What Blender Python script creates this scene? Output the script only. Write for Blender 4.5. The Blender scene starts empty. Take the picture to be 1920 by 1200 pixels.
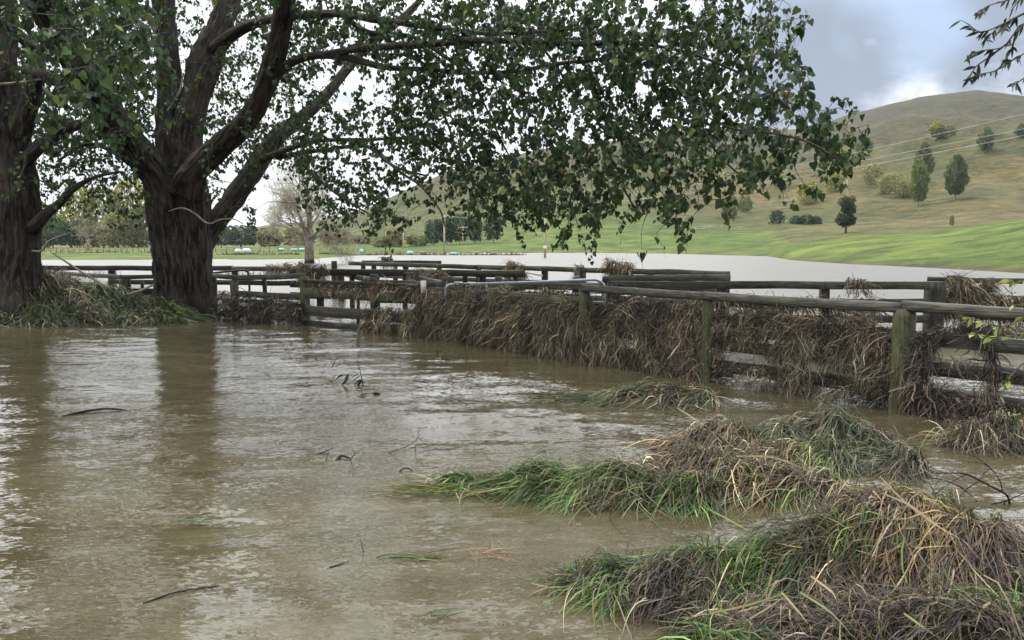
import bpy, math, random
import numpy as np

R = math.radians
# ------------------------------------------------------------------ camera
F = 1480.0                      # focal length in pixels of the 1920-wide frame
CH = 1.6
TH = math.atan(140.0 / F)       # downward tilt
scene = bpy.context.scene
cam_d = bpy.data.cameras.new("camera")
cam = bpy.data.objects.new("camera", cam_d)
scene.collection.objects.link(cam)
cam.location = (0, 0, CH)
cam.rotation_euler = (math.pi / 2 - TH, 0, 0)
cam_d.sensor_width = 36.0
cam_d.lens = 36.0 * F / 1920.0
cam_d.clip_start = 0.05
cam_d.clip_end = 8000.0
scene.camera = cam

# ------------------------------------------------------------------ light
SUN_EL, SUN_AZ = R(52), R(-62)      # azimuth measured from the view direction, negative = left
SUN_STRENGTH, SUN_ANGLE = 3.0, R(8)
SKY_STRENGTH = 0.1
HIGH_SKY_BOOST = 3.2
scene.view_settings.view_transform = 'Standard'
scene.view_settings.look = 'None'
scene.view_settings.exposure = 0.32
scene.view_settings.gamma = 1.0
scene.view_settings.use_curve_mapping = False

sl = bpy.data.lights.new("sun", 'SUN')
sl.energy = SUN_STRENGTH
sl.angle = SUN_ANGLE
sl.color = (1.0, 0.95, 0.87)
so = bpy.data.objects.new("sun", sl)
scene.collection.objects.link(so)
so.rotation_euler = (math.pi / 2 - SUN_EL, 0, math.pi - SUN_AZ)

world = bpy.data.worlds.new("World")
scene.world = world
world.use_nodes = True


class NT:
    def __init__(s, tree):
        s.t = tree
        s.n = tree.nodes
        s.l = tree.links

    def new(s, typ, **kw):
        n = s.n.new(typ)
        for k, v in kw.items():
            setattr(n, k, v)
        return n

    def link(s, a, b):
        s.l.new(a, b)

    def val(s, inp, v):
        if hasattr(v, 'default_value') or isinstance(v, bpy.types.NodeSocket):
            s.l.new(v, inp)
        else:
            inp.default_value = v

    def math(s, op, a, b=0.0, clamp=False):
        n = s.n.new('ShaderNodeMath')
        n.operation = op
        n.use_clamp = clamp
        s.val(n.inputs[0], a)
        s.val(n.inputs[1], b)
        return n.outputs[0]

    def mix(s, fac, a, b, mode='MIX'):
        n = s.n.new('ShaderNodeMix')
        n.data_type = 'RGBA'
        n.blend_type = mode
        s.val(n.inputs[0], fac)
        for i, v in ((6, a), (7, b)):
            if isinstance(v, tuple):
                v = (*v[:3], 1.0)
            s.val(n.inputs[i], v)
        return n.outputs[2]

    def ramp(s, fac, stops, interp='LINEAR'):
        n = s.n.new('ShaderNodeValToRGB')
        n.color_ramp.interpolation = interp
        e = n.color_ramp.elements
        while len(e) < len(stops):
            e.new(0.5)
        for el, (p, c) in zip(e, stops):
            el.position = p
            el.color = (*c, 1) if isinstance(c, tuple) else (c, c, c, 1)
        s.val(n.inputs[0], fac)
        return n.outputs[0]

    def noise(s, vec, scale, detail=4, rough=0.55, dist=0.0):
        n = s.n.new('ShaderNodeTexNoise')
        n.inputs['Scale'].default_value = scale
        n.inputs['Detail'].default_value = detail
        n.inputs['Roughness'].default_value = rough
        n.inputs['Distortion'].default_value = dist
        if vec is not None:
            s.l.new(vec, n.inputs['Vector'])
        return n.outputs['Fac']

    def mapping(s, vec, scale=(1, 1, 1), loc=(0, 0, 0), rot=(0, 0, 0)):
        n = s.n.new('ShaderNodeMapping')
        n.inputs['Scale'].default_value = scale
        n.inputs['Location'].default_value = loc
        n.inputs['Rotation'].default_value = rot
        s.l.new(vec, n.inputs['Vector'])
        return n.outputs[0]


def pxdir(px, py):
    """unit direction of a pixel of the photograph"""
    x = (px - 960) / F
    u = -(py - 600) / F
    v = np.array([x, math.cos(TH) + u * math.sin(TH), -math.sin(TH) + u * math.cos(TH)])
    return v / np.linalg.norm(v)


# sky: a daylight sky almost covered by broken cloud
w = NT(world.node_tree)
w.n.clear()
sky = w.new('ShaderNodeTexSky', sky_type='NISHITA', sun_disc=False)
sky.sun_elevation = SUN_EL
sky.sun_rotation = SUN_AZ
sky.air_density = 1.0
tc = w.new('ShaderNodeTexCoord')
dvec = tc.outputs['Generated']
cl1 = w.noise(w.mapping(dvec, (1, 1, 1.8), (3.1, 0.4, 1.7)), 5.0, 9, 0.55, 0.5)
cl2 = w.noise(w.mapping(dvec, (1, 1, 2.4), (7.0, 2.0, 0.3)), 15.0, 8, 0.6, 0.4)


wn = w.new('ShaderNodeTexNoise')
wn.inputs['Scale'].default_value = 9.0
wn.inputs['Detail'].default_value = 6.0
w.link(dvec, wn.inputs['Vector'])
w1 = w.new('ShaderNodeVectorMath', operation='SUBTRACT')
w.link(wn.outputs['Color'], w1.inputs[0])
w1.inputs[1].default_value = (.5, .5, .5)
w2 = w.new('ShaderNodeVectorMath', operation='SCALE')
w.link(w1.outputs[0], w2.inputs[0])
w2.inputs['Scale'].default_value = 0.16
w3 = w.new('ShaderNodeVectorMath', operation='ADD')
w.link(dvec, w3.inputs[0])
w.link(w2.outputs[0], w3.inputs[1])
w4 = w.new('ShaderNodeVectorMath', operation='NORMALIZE')
w.link(w3.outputs[0], w4.inputs[0])
wvec = w4.outputs[0]


def around(px, py, width):
    """soft 0..1 weight around a direction of the sky"""
    d = pxdir(px, py)
    n = w.new('ShaderNodeVectorMath', operation='DOT_PRODUCT')
    w.link(wvec, n.inputs[0])
    n.inputs[1].default_value = tuple(float(q) for q in d)
    m = w.new('ShaderNodeMapRange', interpolation_type='SMOOTHSTEP')
    w.link(n.outputs['Value'], m.inputs[0])
    m.inputs[1].default_value = math.cos(R(width))
    m.inputs[2].default_value = 1.0
    m.inputs[3].default_value = 0.0
    m.inputs[4].default_value = 1.0
    return m.outputs[0]


v = w.math('ADD', w.math('MULTIPLY', cl1, 0.65), w.math('MULTIPLY', cl2, 0.35))
v = w.math('ADD', w.math('MULTIPLY', w.math('SUBTRACT', v, 0.5), 4.6), 0.50)
v = w.math('ADD', v, w.math('MULTIPLY', around(600, 150, 40), 0.55))
v = w.math('ADD', v, w.math('MULTIPLY', around(900, -900, 50), 0.5))
v = w.math('ADD', v, w.math('MULTIPLY', around(1790, 140, 6), 0.75))
v = w.math('ADD', v, w.math('MULTIPLY', around(1590, 215, 5), 0.35))
v = w.math('SUBTRACT', v, w.math('MULTIPLY', around(1620, 105, 10), 1.25))
v = w.math('SUBTRACT', v, w.math('MULTIPLY', around(1890, 70, 7), 0.75))
cloud = w.ramp(v, [(0.0, (3.1, 3.6, 4.4)), (0.38, (4.7, 5.2, 6.1)), (0.7, (7.2, 7.5, 8.3)), (1.0, (10.5, 10.7, 11.0))])
hole = w.math('MULTIPLY', around(1705, 15, 5), 0.75)
fac = w.math('SUBTRACT', 0.94, hole)
col = w.mix(fac, w.mix(0.6, sky.outputs[0], (6.5, 8.2, 11.0)), cloud)
# added boost: sky above the view brightened all round to whiten the water
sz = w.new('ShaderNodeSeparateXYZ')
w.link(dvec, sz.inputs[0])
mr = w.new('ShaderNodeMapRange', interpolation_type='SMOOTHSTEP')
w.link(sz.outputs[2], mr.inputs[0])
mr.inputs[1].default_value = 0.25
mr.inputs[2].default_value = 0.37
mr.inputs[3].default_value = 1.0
mr.inputs[4].default_value = HIGH_SKY_BOOST
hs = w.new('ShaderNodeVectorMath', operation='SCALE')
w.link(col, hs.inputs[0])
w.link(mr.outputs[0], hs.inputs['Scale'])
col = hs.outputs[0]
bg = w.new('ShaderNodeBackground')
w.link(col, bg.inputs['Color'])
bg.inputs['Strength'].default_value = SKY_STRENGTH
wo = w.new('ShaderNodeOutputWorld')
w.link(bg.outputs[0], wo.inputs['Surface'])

# ------------------------------------------------------------------ geometry helpers
rng = np.random.default_rng(7)
random.seed(7)


def P(px, py, d):
    """point whose pixel is (px,py) and whose distance along +Y is d"""
    v = pxdir(px, py)
    t = d / v[1]
    return np.array([v[0] * t, d, CH + v[2] * t])


def G(px, py, z=0.0):
    """point on the level z seen at a pixel"""
    v = pxdir(px, py)
    t = (z - CH) / v[2]
    return np.array([v[0] * t, v[1] * t, z])


def proj(p):
    p = np.asarray(p, float)
    q = p - np.array([0, 0, CH])
    dep = q[..., 1] * math.cos(TH) - q[..., 2] * math.sin(TH)
    up = q[..., 1] * math.sin(TH) + q[..., 2] * math.cos(TH)
    return 960 + F * q[..., 0] / dep, 600 - F * up / dep


def _hash(ix, iy, iz, seed):
    h = (ix.astype(np.int64) * 374761393 + iy.astype(np.int64) * 668265263 + iz.astype(np.int64) * 2147483647 + seed * 974711) & 0xffffffff
    h = ((h ^ (h >> 13)) * 1274126177) & 0xffffffff
    h = ((h ^ (h >> 16)) * 2246822519) & 0xffffffff
    return ((h ^ (h >> 15)) & 0xffffff) / float(0xffffff)


def vn(x, y, z=0.0, seed=0):
    x, y, z = np.broadcast_arrays(np.asarray(x, float), np.asarray(y, float), np.asarray(z, float))
    ix, iy, iz = np.floor(x), np.floor(y), np.floor(z)
    fx, fy, fz = x - ix, y - iy, z - iz
    fx, fy, fz = (q * q * (3 - 2 * q) for q in (fx, fy, fz))
    r = 0
    for a in (0, 1):
        for b in (0, 1):
            for c in (0, 1):
                wgt = (fx if a else 1 - fx) * (fy if b else 1 - fy) * (fz if c else 1 - fz)
                r = r + wgt * _hash(ix + a, iy + b, iz + c, seed)
    return r


def fbm(x, y, z=0.0, octv=4, seed=0, gain=0.5):
    s, a, t = 0, 1.0, 0
    for k in range(octv):
        s = s + a * vn(np.asarray(x) * 2 ** k, np.asarray(y) * 2 ** k, np.asarray(z) * 2 ** k, seed + k * 17)
        t += a
        a *= gain
    return s / t


def nrm(v):
    return v / np.maximum(np.linalg.norm(v, axis=-1, keepdims=True), 1e-9)


class MB:
    def __init__(s):
        s.V, s.Q, s.T, s.C, s.X, s.n = [], [], [], [], [], 0

    def add(s, V, Q=None, T=None, C=None, X=None):
        V = np.asarray(V, float).reshape(-1, 3)
        k = len(V)
        if Q is not None and len(Q):
            s.Q.append(np.asarray(Q, np.int64) + s.n)
        if T is not None and len(T):
            s.T.append(np.asarray(T, np.int64) + s.n)
        s.V.append(V)
        C = np.ones((k, 3)) * 0.5 if C is None else np.broadcast_to(np.asarray(C, float), (k, 3))
        s.C.append(C)
        s.X.append(V if X is None else np.asarray(X, float))
        s.n += k

    def build(s, name, mat, parent=None, smooth=True, local=False):
        V = np.concatenate(s.V)
        if parent is not None and not local:
            o = parent
            off = np.zeros(3)
            while o is not None:
                off += np.array(o.location)
                o = o.parent
            V = V - off
        me = bpy.data.meshes.new(name)
        Q = np.concatenate(s.Q) if s.Q else np.zeros((0, 4), np.int64)
        T = np.concatenate(s.T) if s.T else np.zeros((0, 3), np.int64)
        me.vertices.add(len(V))
        me.vertices.foreach_set('co', V.astype(np.float32).ravel())
        me.loops.add(Q.size + T.size)
        me.loops.foreach_set('vertex_index', np.concatenate([Q.ravel(), T.ravel()]).astype(np.int32))
        me.polygons.add(len(Q) + len(T))
        st = np.concatenate([np.arange(len(Q)) * 4, Q.size + np.arange(len(T)) * 3]).astype(np.int32)
        me.polygons.foreach_set('loop_start', st)
        me.polygons.foreach_set('use_smooth', np.full(len(st), smooth, dtype=bool))
        me.update(calc_edges=True)
        C = np.concatenate(s.C)
        a = me.attributes.new('col', 'FLOAT_COLOR', 'POINT')
        a.data.foreach_set('color', np.hstack([C, np.ones((len(C), 1))]).astype(np.float32).ravel())
        a = me.attributes.new('tex', 'FLOAT_VECTOR', 'POINT')
        a.data.foreach_set('vector', np.concatenate(s.X).astype(np.float32).ravel())
        me.validate()
        me.materials.append(mat)
        ob = bpy.data.objects.new(name, me)
        scene.collection.objects.link(ob)
        if parent is not None:
            ob.parent = parent
        return ob


def thing(name, label, cat, loc=(0, 0, 0), group=None):
    o = bpy.data.objects.new(name, None)
    o.empty_display_size = 0.2
    scene.collection.objects.link(o)
    o.location = tuple(float(q) for q in loc)
    o['label'] = label
    o['category'] = cat
    if group:
        o['group'] = group
    return o


def tag(o, label=None, cat=None, group=None, kind=None):
    if label: o['label'] = label
    if cat: o['category'] = cat
    if group: o['group'] = group
    if kind: o['kind'] = kind
    return o


def smooth_path(pts, rad, step):
    """Catmull-Rom through the points, radius interpolated"""
    pts = np.asarray(pts, float)
    rad = np.asarray(rad, float)
    ext = np.vstack([2 * pts[0] - pts[1], pts, 2 * pts[-1] - pts[-2]])
    out, ro = [], []
    for i in range(len(pts) - 1):
        p0, p1, p2, p3 = ext[i:i + 4]
        n = max(2, int(np.linalg.norm(p2 - p1) / step))
        t = np.linspace(0, 1, n, endpoint=False)[:, None]
        out.append(0.5 * ((2 * p1) + (-p0 + p2) * t + (2 * p0 - 5 * p1 + 4 * p2 - p3) * t ** 2 + (-p0 + 3 * p1 - 3 * p2 + p3) * t ** 3))
        tt = t[:, 0]
        ro.append(rad[i] * (1 - tt) + rad[i + 1] * tt)
    return np.vstack(out + [pts[-1:]]), np.concatenate(ro + [rad[-1:]])


def frames(pts):
    t = nrm(np.gradient(pts, axis=0))
    u = np.zeros_like(t)
    ref = np.array([0, 0, 1.0]) if abs(t[0][2]) < 0.9 else np.array([0, 1.0, 0])
    a = nrm(np.cross(t[0], ref))
    for i in range(len(pts)):
        a = a - t[i] * np.dot(a, t[i])
        a = a / max(np.linalg.norm(a), 1e-9)
        u[i] = a
    return t, u, np.cross(t, u)


def sweep(mb, pts, rad, nseg=8, col=(0.5, 0.5, 0.5), bark=0.0, cap=True, seed=0, flare=None):
    pts = np.asarray(pts, float)
    n = len(pts)
    rad = np.broadcast_to(np.asarray(rad, float), (n,))
    t, u, v = frames(pts)
    th = np.linspace(0, 2 * math.pi, nseg, endpoint=False)
    s = np.concatenate([[0], np.cumsum(np.linalg.norm(np.diff(pts, axis=0), axis=1))])
    r = rad[:, None] * np.ones((1, nseg))
    cx, cy = np.cos(th)[None] * r, np.sin(th)[None] * r
    S = s[:, None] * np.ones((1, nseg))
    if flare is not None:
        r = r * (1 + flare(S, th[None] + 0 * S))
    if bark > 0:
        wx = vn(cx * 5 + 9, cy * 5, S * 1.5, seed + 5) - .5
        a = 1 - abs(2 * vn(cx * 15 + wx * 3, cy * 15 + wx * 2, S * 2.6, seed) - 1)
        b = 1 - abs(2 * vn(cx * 32 + 4, cy * 32 + wx * 3, S * 6.0, seed + 3) - 1)
        g = fbm(cx * 2.2, cy * 2.2, S * .8, 3, seed + 9) - .5
        amp = np.minimum(bark, rad * 0.14)[:, None]
        r = r - amp * (a ** 1.6 * 1.0 + b ** 1.6 * .45) + amp * 3.2 * g
    V = pts[:, None] + u[:, None] * (np.cos(th)[None] * r)[..., None] + v[:, None] * (np.sin(th)[None] * r)[..., None]
    i = np.arange(n - 1)[:, None] * nseg
    j = np.arange(nseg)[None]
    k = (j + 1) % nseg
    Q = np.stack([i + j, i + k, i + nseg + k, i + nseg + j], -1).reshape(-1, 4)
    X = np.stack([cx, cy, S], -1).reshape(-1, 3)
    V = V.reshape(-1, 3)
    T = None
    if cap:
        V = np.vstack([V, pts[:1], pts[-1:]])
        X = np.vstack([X, [[0, 0, 0]], [[0, 0, s[-1]]]])
        c0, c1 = n * nseg, n * nseg + 1
        jj = np.arange(nseg)
        kk = (jj + 1) % nseg
        T = np.vstack([np.stack([np.full(nseg, c0), kk, jj], 1), np.stack([np.full(nseg, c1), (n - 1) * nseg + jj, (n - 1) * nseg + kk], 1)])
    mb.add(V, Q, T, col, X)


def beam(mb, p0, p1, wd, ht, col=(0.5, 0.5, 0.5), seed=0, sag=0.0, jit=0.004, round_=0.18):
    """a sawn rail from p0 to p1 (centre line), slightly irregular, chamfered edges"""
    p0, p1 = np.asarray(p0, float), np.asarray(p1, float)
    L = np.linalg.norm(p1 - p0)
    n = max(3, int(L / 0.12))
    t = np.linspace(0, 1, n)
    pts = p0 + (p1 - p0) * t[:, None]
    pts[:, 2] -= sag * 4 * t * (1 - t)
    d = (p1 - p0) / L
    side = nrm(np.cross(d, [0, 0, 1.0]))
    up = np.cross(side, d)
    c = round_ * min(wd, ht)
    a, b = wd / 2, ht / 2
    prof = np.array([[-a, -b + c], [-a, b - c], [-a + c, b], [a - c, b], [a, b - c], [a, -b + c], [a - c, -b], [-a + c, -b]])
    m = len(prof)
    S = (t * L)[:, None] * np.ones((1, m))
    k = np.arange(m)[None] * 1.7
    j1 = (vn(S * 2.5, k, seed, 3) - .5) * jit * 2.2 + (vn(S * 9, k, seed, 4) - .5) * jit
    wob = (vn(t * L * 1.1, seed * 3.3, 0, 8) - .5) * jit * 6
    X = prof[None, :, 0] + np.sign(prof[None, :, 0]) * j1
    Z = prof[None, :, 1] + np.sign(prof[None, :, 1]) * j1 + wob[:, None]
    V = pts[:, None] + side * X[..., None] + up * Z[..., None]
    i = np.arange(n - 1)[:, None] * m
    j = np.arange(m)[None]
    kk = (j + 1) % m
    Q = np.stack([i + j, i + kk, i + m + kk, i + m + j], -1).reshape(-1, 4)
    T = []
    for e, rev in ((0, True), ((n - 1) * m, False)):
        for q in range(1, m - 1):
            T.append([e, e + q + 1, e + q] if rev else [e, e + q, e + q + 1])
    Xc = np.stack([X + seed * 3.1, Z, S], -1).reshape(-1, 3)
    mb.add(V.reshape(-1, 3), Q, np.array(T), col, Xc)


def box(mb, c, sx, sy, sz, rz=0.0, col=(0.5, 0.5, 0.5)):
    c = np.asarray(c, float)
    s = np.array([[x, y, z] for x in (-.5, .5) for y in (-.5, .5) for z in (-.5, .5)]) * [sx, sy, sz]
    cr, sr = math.cos(rz), math.sin(rz)
    s = np.stack([s[:, 0] * cr - s[:, 1] * sr, s[:, 0] * sr + s[:, 1] * cr, s[:, 2]], 1) + c
    mb.add(s, [[0, 1, 3, 2], [4, 6, 7, 5], [0, 4, 5, 1], [2, 3, 7, 6], [0, 2, 6, 4], [1, 5, 7, 3]], None, col)


def ribbon(mb, pos, side, width, col, taper=None):
    """pos (n+1,N,3), side (N,3) or (n+1,N,3), width (N,), col (N,3)"""
    m, N = pos.shape[:2]
    t = np.linspace(0, 1, m)
    prof = (0.75 + 0.25 * np.minimum(1, t * 4)) * (1 - t ** 3 * 0.9) if taper is None else taper(t)
    if side.ndim == 2:
        side = np.broadcast_to(side, pos.shape)
    w_ = width[None, :, None] * prof[:, None, None] * 0.5
    V = np.stack([pos - side * w_, pos + side * w_], 2)          # m,N,2,3
    V = V.transpose(1, 0, 2, 3).reshape(-1, 3)
    base = np.arange(N)[:, None] * (2 * m)
    i = np.arange(m - 1)[None] * 2
    Q = np.stack([base + i, base + i + 1, base + i + 3, base + i + 2], -1).reshape(-1, 4)
    C = np.repeat(col, 2 * m, axis=0)
    shade = np.tile(np.repeat(1.0 - 0.12 * (t < 0.2), 2), N)[:, None]
    mb.add(V, Q, None, C * shade)


def palette(N, items, jit=0.25, r=rng):
    wts = np.array([i[0] for i in items], float)
    idx = r.choice(len(items), N, p=wts / wts.sum())
    c = np.array([i[1] for i in items])[idx]
    return c * np.exp(r.normal(0, jit, (N, 1))) * (1 + r.normal(0, 0.06, (N, 3)))


def drape(mb, H, xy, head, length, width, col, nseg=6, lift=0.05, curl=0.5, r=rng, off=0.0):
    """grass blades that lie over a height field"""
    N = len(xy)
    p = xy.copy()
    th = head.copy()
    dth = r.normal(0, curl, N)
    arch = np.abs(r.normal(0, lift, N))
    z0 = r.uniform(0.0, 1, N) ** 3 * lift * 1.3 + 0.004 + off
    pos = []
    for k in range(nseg + 1):
        t = k / nseg
        z = H(p[:, 0], p[:, 1]) + z0 + arch * math.sin(math.pi * min(1, t * 1.1)) * 1.0
        pos.append(np.column_stack([p, z]))
        p = p + np.stack([np.cos(th), np.sin(th)], 1) * (length / nseg)[:, None]
        th = th + dth / nseg
    pos = np.array(pos)
    for k in range(1, nseg):            # relax, so blades bridge hollows and hang straight off edges
        pos[k, :, 2] = np.maximum(pos[k, :, 2], (pos[k - 1, :, 2] + pos[k + 1, :, 2]) / 2)
    sd = nrm(np.column_stack([-np.sin(head), np.cos(head), r.normal(0, .5, N)]))
    ribbon(mb, pos, sd, width, col)


def hang(mb, base, d0, length, width, col, nseg=5, bend=0.5, grav=(0, 0, -1), wob=0.15, r=rng):
    N = len(base)
    d = nrm(d0)
    p = base.copy()
    g = np.asarray(grav, float)
    pos = [p.copy()]
    for k in range(nseg):
        p = p + d * (length / nseg)[:, None]
        d = nrm(d + g * bend + r.normal(0, wob, (N, 3)))
        pos.append(p.copy())
    sd = nrm(np.cross(d0 + r.normal(0, .2, (N, 3)), r.normal(0, 1, (N, 3))))
    ribbon(mb, np.array(pos), sd, width, col)


# ------------------------------------------------------------------ materials
def new_mat(name):
    m = bpy.data.materials.new(name)
    m.use_nodes = True
    t = NT(m.node_tree)
    t.n.clear()
    out = t.new('ShaderNodeOutputMaterial')
    b = t.new('ShaderNodeBsdfPrincipled')
    t.link(b.outputs[0], out.inputs['Surface'])
    return m, t, b, out


def attr(t, name):
    a = t.new('ShaderNodeAttribute')
    a.attribute_name = name
    return a


def bump(t, b, h, strength, dist):
    n = t.new('ShaderNodeBump')
    n.inputs['Strength'].default_value = strength
    n.inputs['Distance'].default_value = dist
    t.link(h, n.inputs['Height'])
    t.link(n.outputs[0], b.inputs['Normal'])
    return n


def mat_leafy(name, rough=0.5, trans=0.25, spec=0.4):
    m, t, b, out = new_mat(name)
    c = attr(t, 'col').outputs['Color']
    t.link(c, b.inputs['Base Color'])
    b.inputs['Roughness'].default_value = rough
    b.inputs['Specular IOR Level'].default_value = spec
    if trans > 0:
        tr = t.new('ShaderNodeBsdfTranslucent')
        t.link(t.mix(1.0, c, (1.2, 1.35, 0.7), 'MULTIPLY'), tr.inputs['Color'])
        mx = t.new('ShaderNodeMixShader')
        mx.inputs[0].default_value = trans
        t.link(b.outputs[0], mx.inputs[1])
        t.link(tr.outputs[0], mx.inputs[2])
        t.link(mx.outputs[0], out.inputs['Surface'])
    return m


def mat_bark(name, dark, light, scale=1.0, moss=0.0):
    m, t, b, out = new_mat(name)
    x = attr(t, 'tex').outputs['Vector']
    v1 = t.mapping(x, (1, 1, 0.16))
    n1 = t.noise(v1, 15 * scale, 6, 0.62, 0.4)
    n2 = t.noise(t.mapping(x, (1, 1, .35)), 46 * scale, 4, 0.6)
    n3 = t.noise(x, 1.1, 3, 0.5)
    h = t.math('ADD', t.math('MULTIPLY', n1, .75), t.math('MULTIPLY', n2, .3))
    c = t.ramp(h, [(0.45, tuple(q * .25 for q in dark)), (0.52, dark), (0.60, light)])
    c = t.mix(t.ramp(n3, [(0.4, 0.0), (0.75, 0.6)]), c, tuple(q * 1.5 for q in light))
    if moss:
        g = t.new('ShaderNodeNewGeometry')
        sx = t.new('ShaderNodeSeparateXYZ')
        t.link(g.outputs['Normal'], sx.inputs[0])
        mf = t.math('MULTIPLY', t.ramp(sx.outputs[2], [(0.1, 0.0), (0.8, 1.0)]), t.ramp(n2, [(.4, 0.), (.6, moss)]))
        c = t.mix(mf, c, (0.10, 0.095, 0.03))
    g2 = t.new('ShaderNodeNewGeometry')
    s2 = t.new('ShaderNodeSeparateXYZ')
    t.link(g2.outputs['Position'], s2.inputs[0])
    tide = t.ramp(t.math('ADD', s2.outputs[2], t.math('MULTIPLY', n3, .35)), [(.42, .8), (.62, 0.)])
    c = t.mix(tide, c, (0.022, 0.018, 0.011))
    t.link(c, b.inputs['Base Color'])
    b.inputs['Roughness'].default_value = 0.85
    b.inputs['Specular IOR Level'].default_value = 0.25
    bump(t, b, h, 1.0, 0.07)
    return m


def mat_wood(name, dark, light, algae=0.4):
    m, t, b, out = new_mat(name)
    x = attr(t, 'tex').outputs['Vector']
    n1 = t.noise(t.mapping(x, (1, 1, .06)), 70, 5, 0.6, 0.3)
    n2 = t.noise(x, 2.3, 4, 0.6)
    n3 = t.noise(x, 14, 5, 0.65)
    c = t.ramp(n1, [(.38, tuple(q * .4 for q in dark)), (.5, dark), (.62, light)])
    c = t.mix(t.ramp(n2, [(.42, 0.), (.68, algae)]), c, (0.060, 0.068, 0.022))
    c = t.mix(t.ramp(n3, [(.56, 0.), (.72, .5)]), c, (0.10, 0.095, 0.068))
    c = t.mix(t.ramp(n3, [(.28, .7), (.42, 0.)]), c, (0.018, 0.015, 0.011))
    t.link(c, b.inputs['Base Color'])
    b.inputs['Roughness'].default_value = 0.7
    b.inputs['Specular IOR Level'].default_value = 0.3
    bump(t, b, t.math('ADD', n1, t.math('MULTIPLY', n3, .6)), 0.7, 0.008)
    return m


def mat_plain(name, col, rough=0.5, metal=0.0, grime=0.3, gcol=(0.05, 0.04, 0.03), scale=9.0):
    m, t, b, out = new_mat(name)
    x = attr(t, 'tex').outputs['Vector']
    n = t.noise(x, scale, 5, .6)
    c = t.mix(t.ramp(n, [(.45, 0.), (.75, grime)]), col, gcol)
    t.link(c, b.inputs['Base Color'])
    b.inputs['Roughness'].default_value = rough
    b.inputs['Metallic'].default_value = metal
    bump(t, b, n, 0.2, 0.01)
    return m


M_GRASS = mat_leafy("wet_grass_blades", 0.45, 0.22, 0.30)
M_STRAW = mat_leafy("dead_straw", 0.6, 0.12, 0.3)
M_LEAF = mat_leafy("poplar_leaf", 0.5, 0.2, 0.18)
M_FARLEAF = mat_leafy("distant_foliage", 0.7, 0.42, 0.2)
M_BARK = mat_bark("poplar_bark", (0.015, 0.011, 0.008), (0.062, 0.047, 0.035), 1.0, 0.5)
M_TWIG = mat_bark("twig_bark", (0.09, 0.075, 0.055), (0.20, 0.17, 0.13), 2.0)
M_PALEBARK = mat_bark("pale_bark", (0.22, 0.175, 0.135), (0.36, 0.30, 0.24), 1.0)
M_DARKTWIG = mat_bark("wet_twig", (0.020, 0.014, 0.012), (0.06, 0.04, 0.03), 2.0)
M_WOOD = mat_wood("weathered_wood", (0.036, 0.031, 0.021), (0.085, 0.074, 0.052))
M_WOODG = mat_wood("pale_weathered_wood", (0.056, 0.049, 0.035), (0.120, 0.106, 0.078), 0.35)
M_POST = mat_wood("mossy_post", (0.062, 0.058, 0.027), (0.125, 0.118, 0.060), 0.7)
M_DARKWOOD = mat_wood("wet_dark_wood", (0.020, 0.017, 0.012), (0.048, 0.041, 0.03), 0.3)
M_PIPE = mat_plain("galvanised_pipe", (0.27, 0.31, 0.33), 0.38, 0.5, 0.35, (0.08, 0.07, 0.06), 14)
M_TAG = mat_plain("faded_plastic", (0.62, 0.57, 0.46), 0.5, 0, 0.7, (0.30, 0.17, 0.11), 24)
M_BALE = mat_plain("green_bale_wrap", (0.16, 0.42, 0.33), 0.3, 0, 0.3, (0.3, 0.4, 0.35), 3)
M_BALEPALE = mat_plain("pale_bale_wrap", (0.42, 0.55, 0.48), 0.3, 0, 0.3, (0.3, 0.4, 0.35), 3)
M_HAY = mat_plain("rotting_hay", (0.16, 0.12, 0.07), 0.8, 0, 0.6, (0.06, 0.04, 0.03), 4)
M_POLE = mat_plain("bleached_pole", (0.42, 0.35, 0.22), 0.8, 0, 0.5, (0.2, 0.16, 0.1), 2)
M_WIRE = mat_plain("bright_wire", (0.33, 0.32, 0.30), 0.5, 0, 0.2, (0.4, 0.4, 0.4), 2)
M_PLASTIC = mat_plain("mint_plastic", (0.35, 0.62, 0.50), 0.4, 0, 0.3, (0.2, 0.25, 0.2), 30)
M_PALEPOST = mat_plain("pale_post", (0.40, 0.37, 0.30), 0.8, 0, 0.5, (0.2, 0.18, 0.14), 4)


def make_mud():
    m, t, b, out = new_mat("wet_mud")
    x = attr(t, 'tex').outputs['Vector']
    n = t.noise(x, 9, 8, .65)
    n2 = t.noise(x, 45, 5, .6)
    c = t.ramp(n, [(.3, (0.014, 0.010, 0.007)), (.5, (0.038, 0.027, 0.017)), (.75, (0.075, 0.055, 0.035))])
    t.link(c, b.inputs['Base Color'])
    b.inputs['Roughness'].default_value = 0.6
    bump(t, b, t.math('ADD', n, t.math('MULTIPLY', n2, .5)), 1.0, 0.05)
    return m


M_MUD = make_mud()


WAVE_BIG, WAVE_MID, WAVE_FINE = (.08, .20, 0), (.16, .36, 0), (.42, .85, 0)


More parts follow.
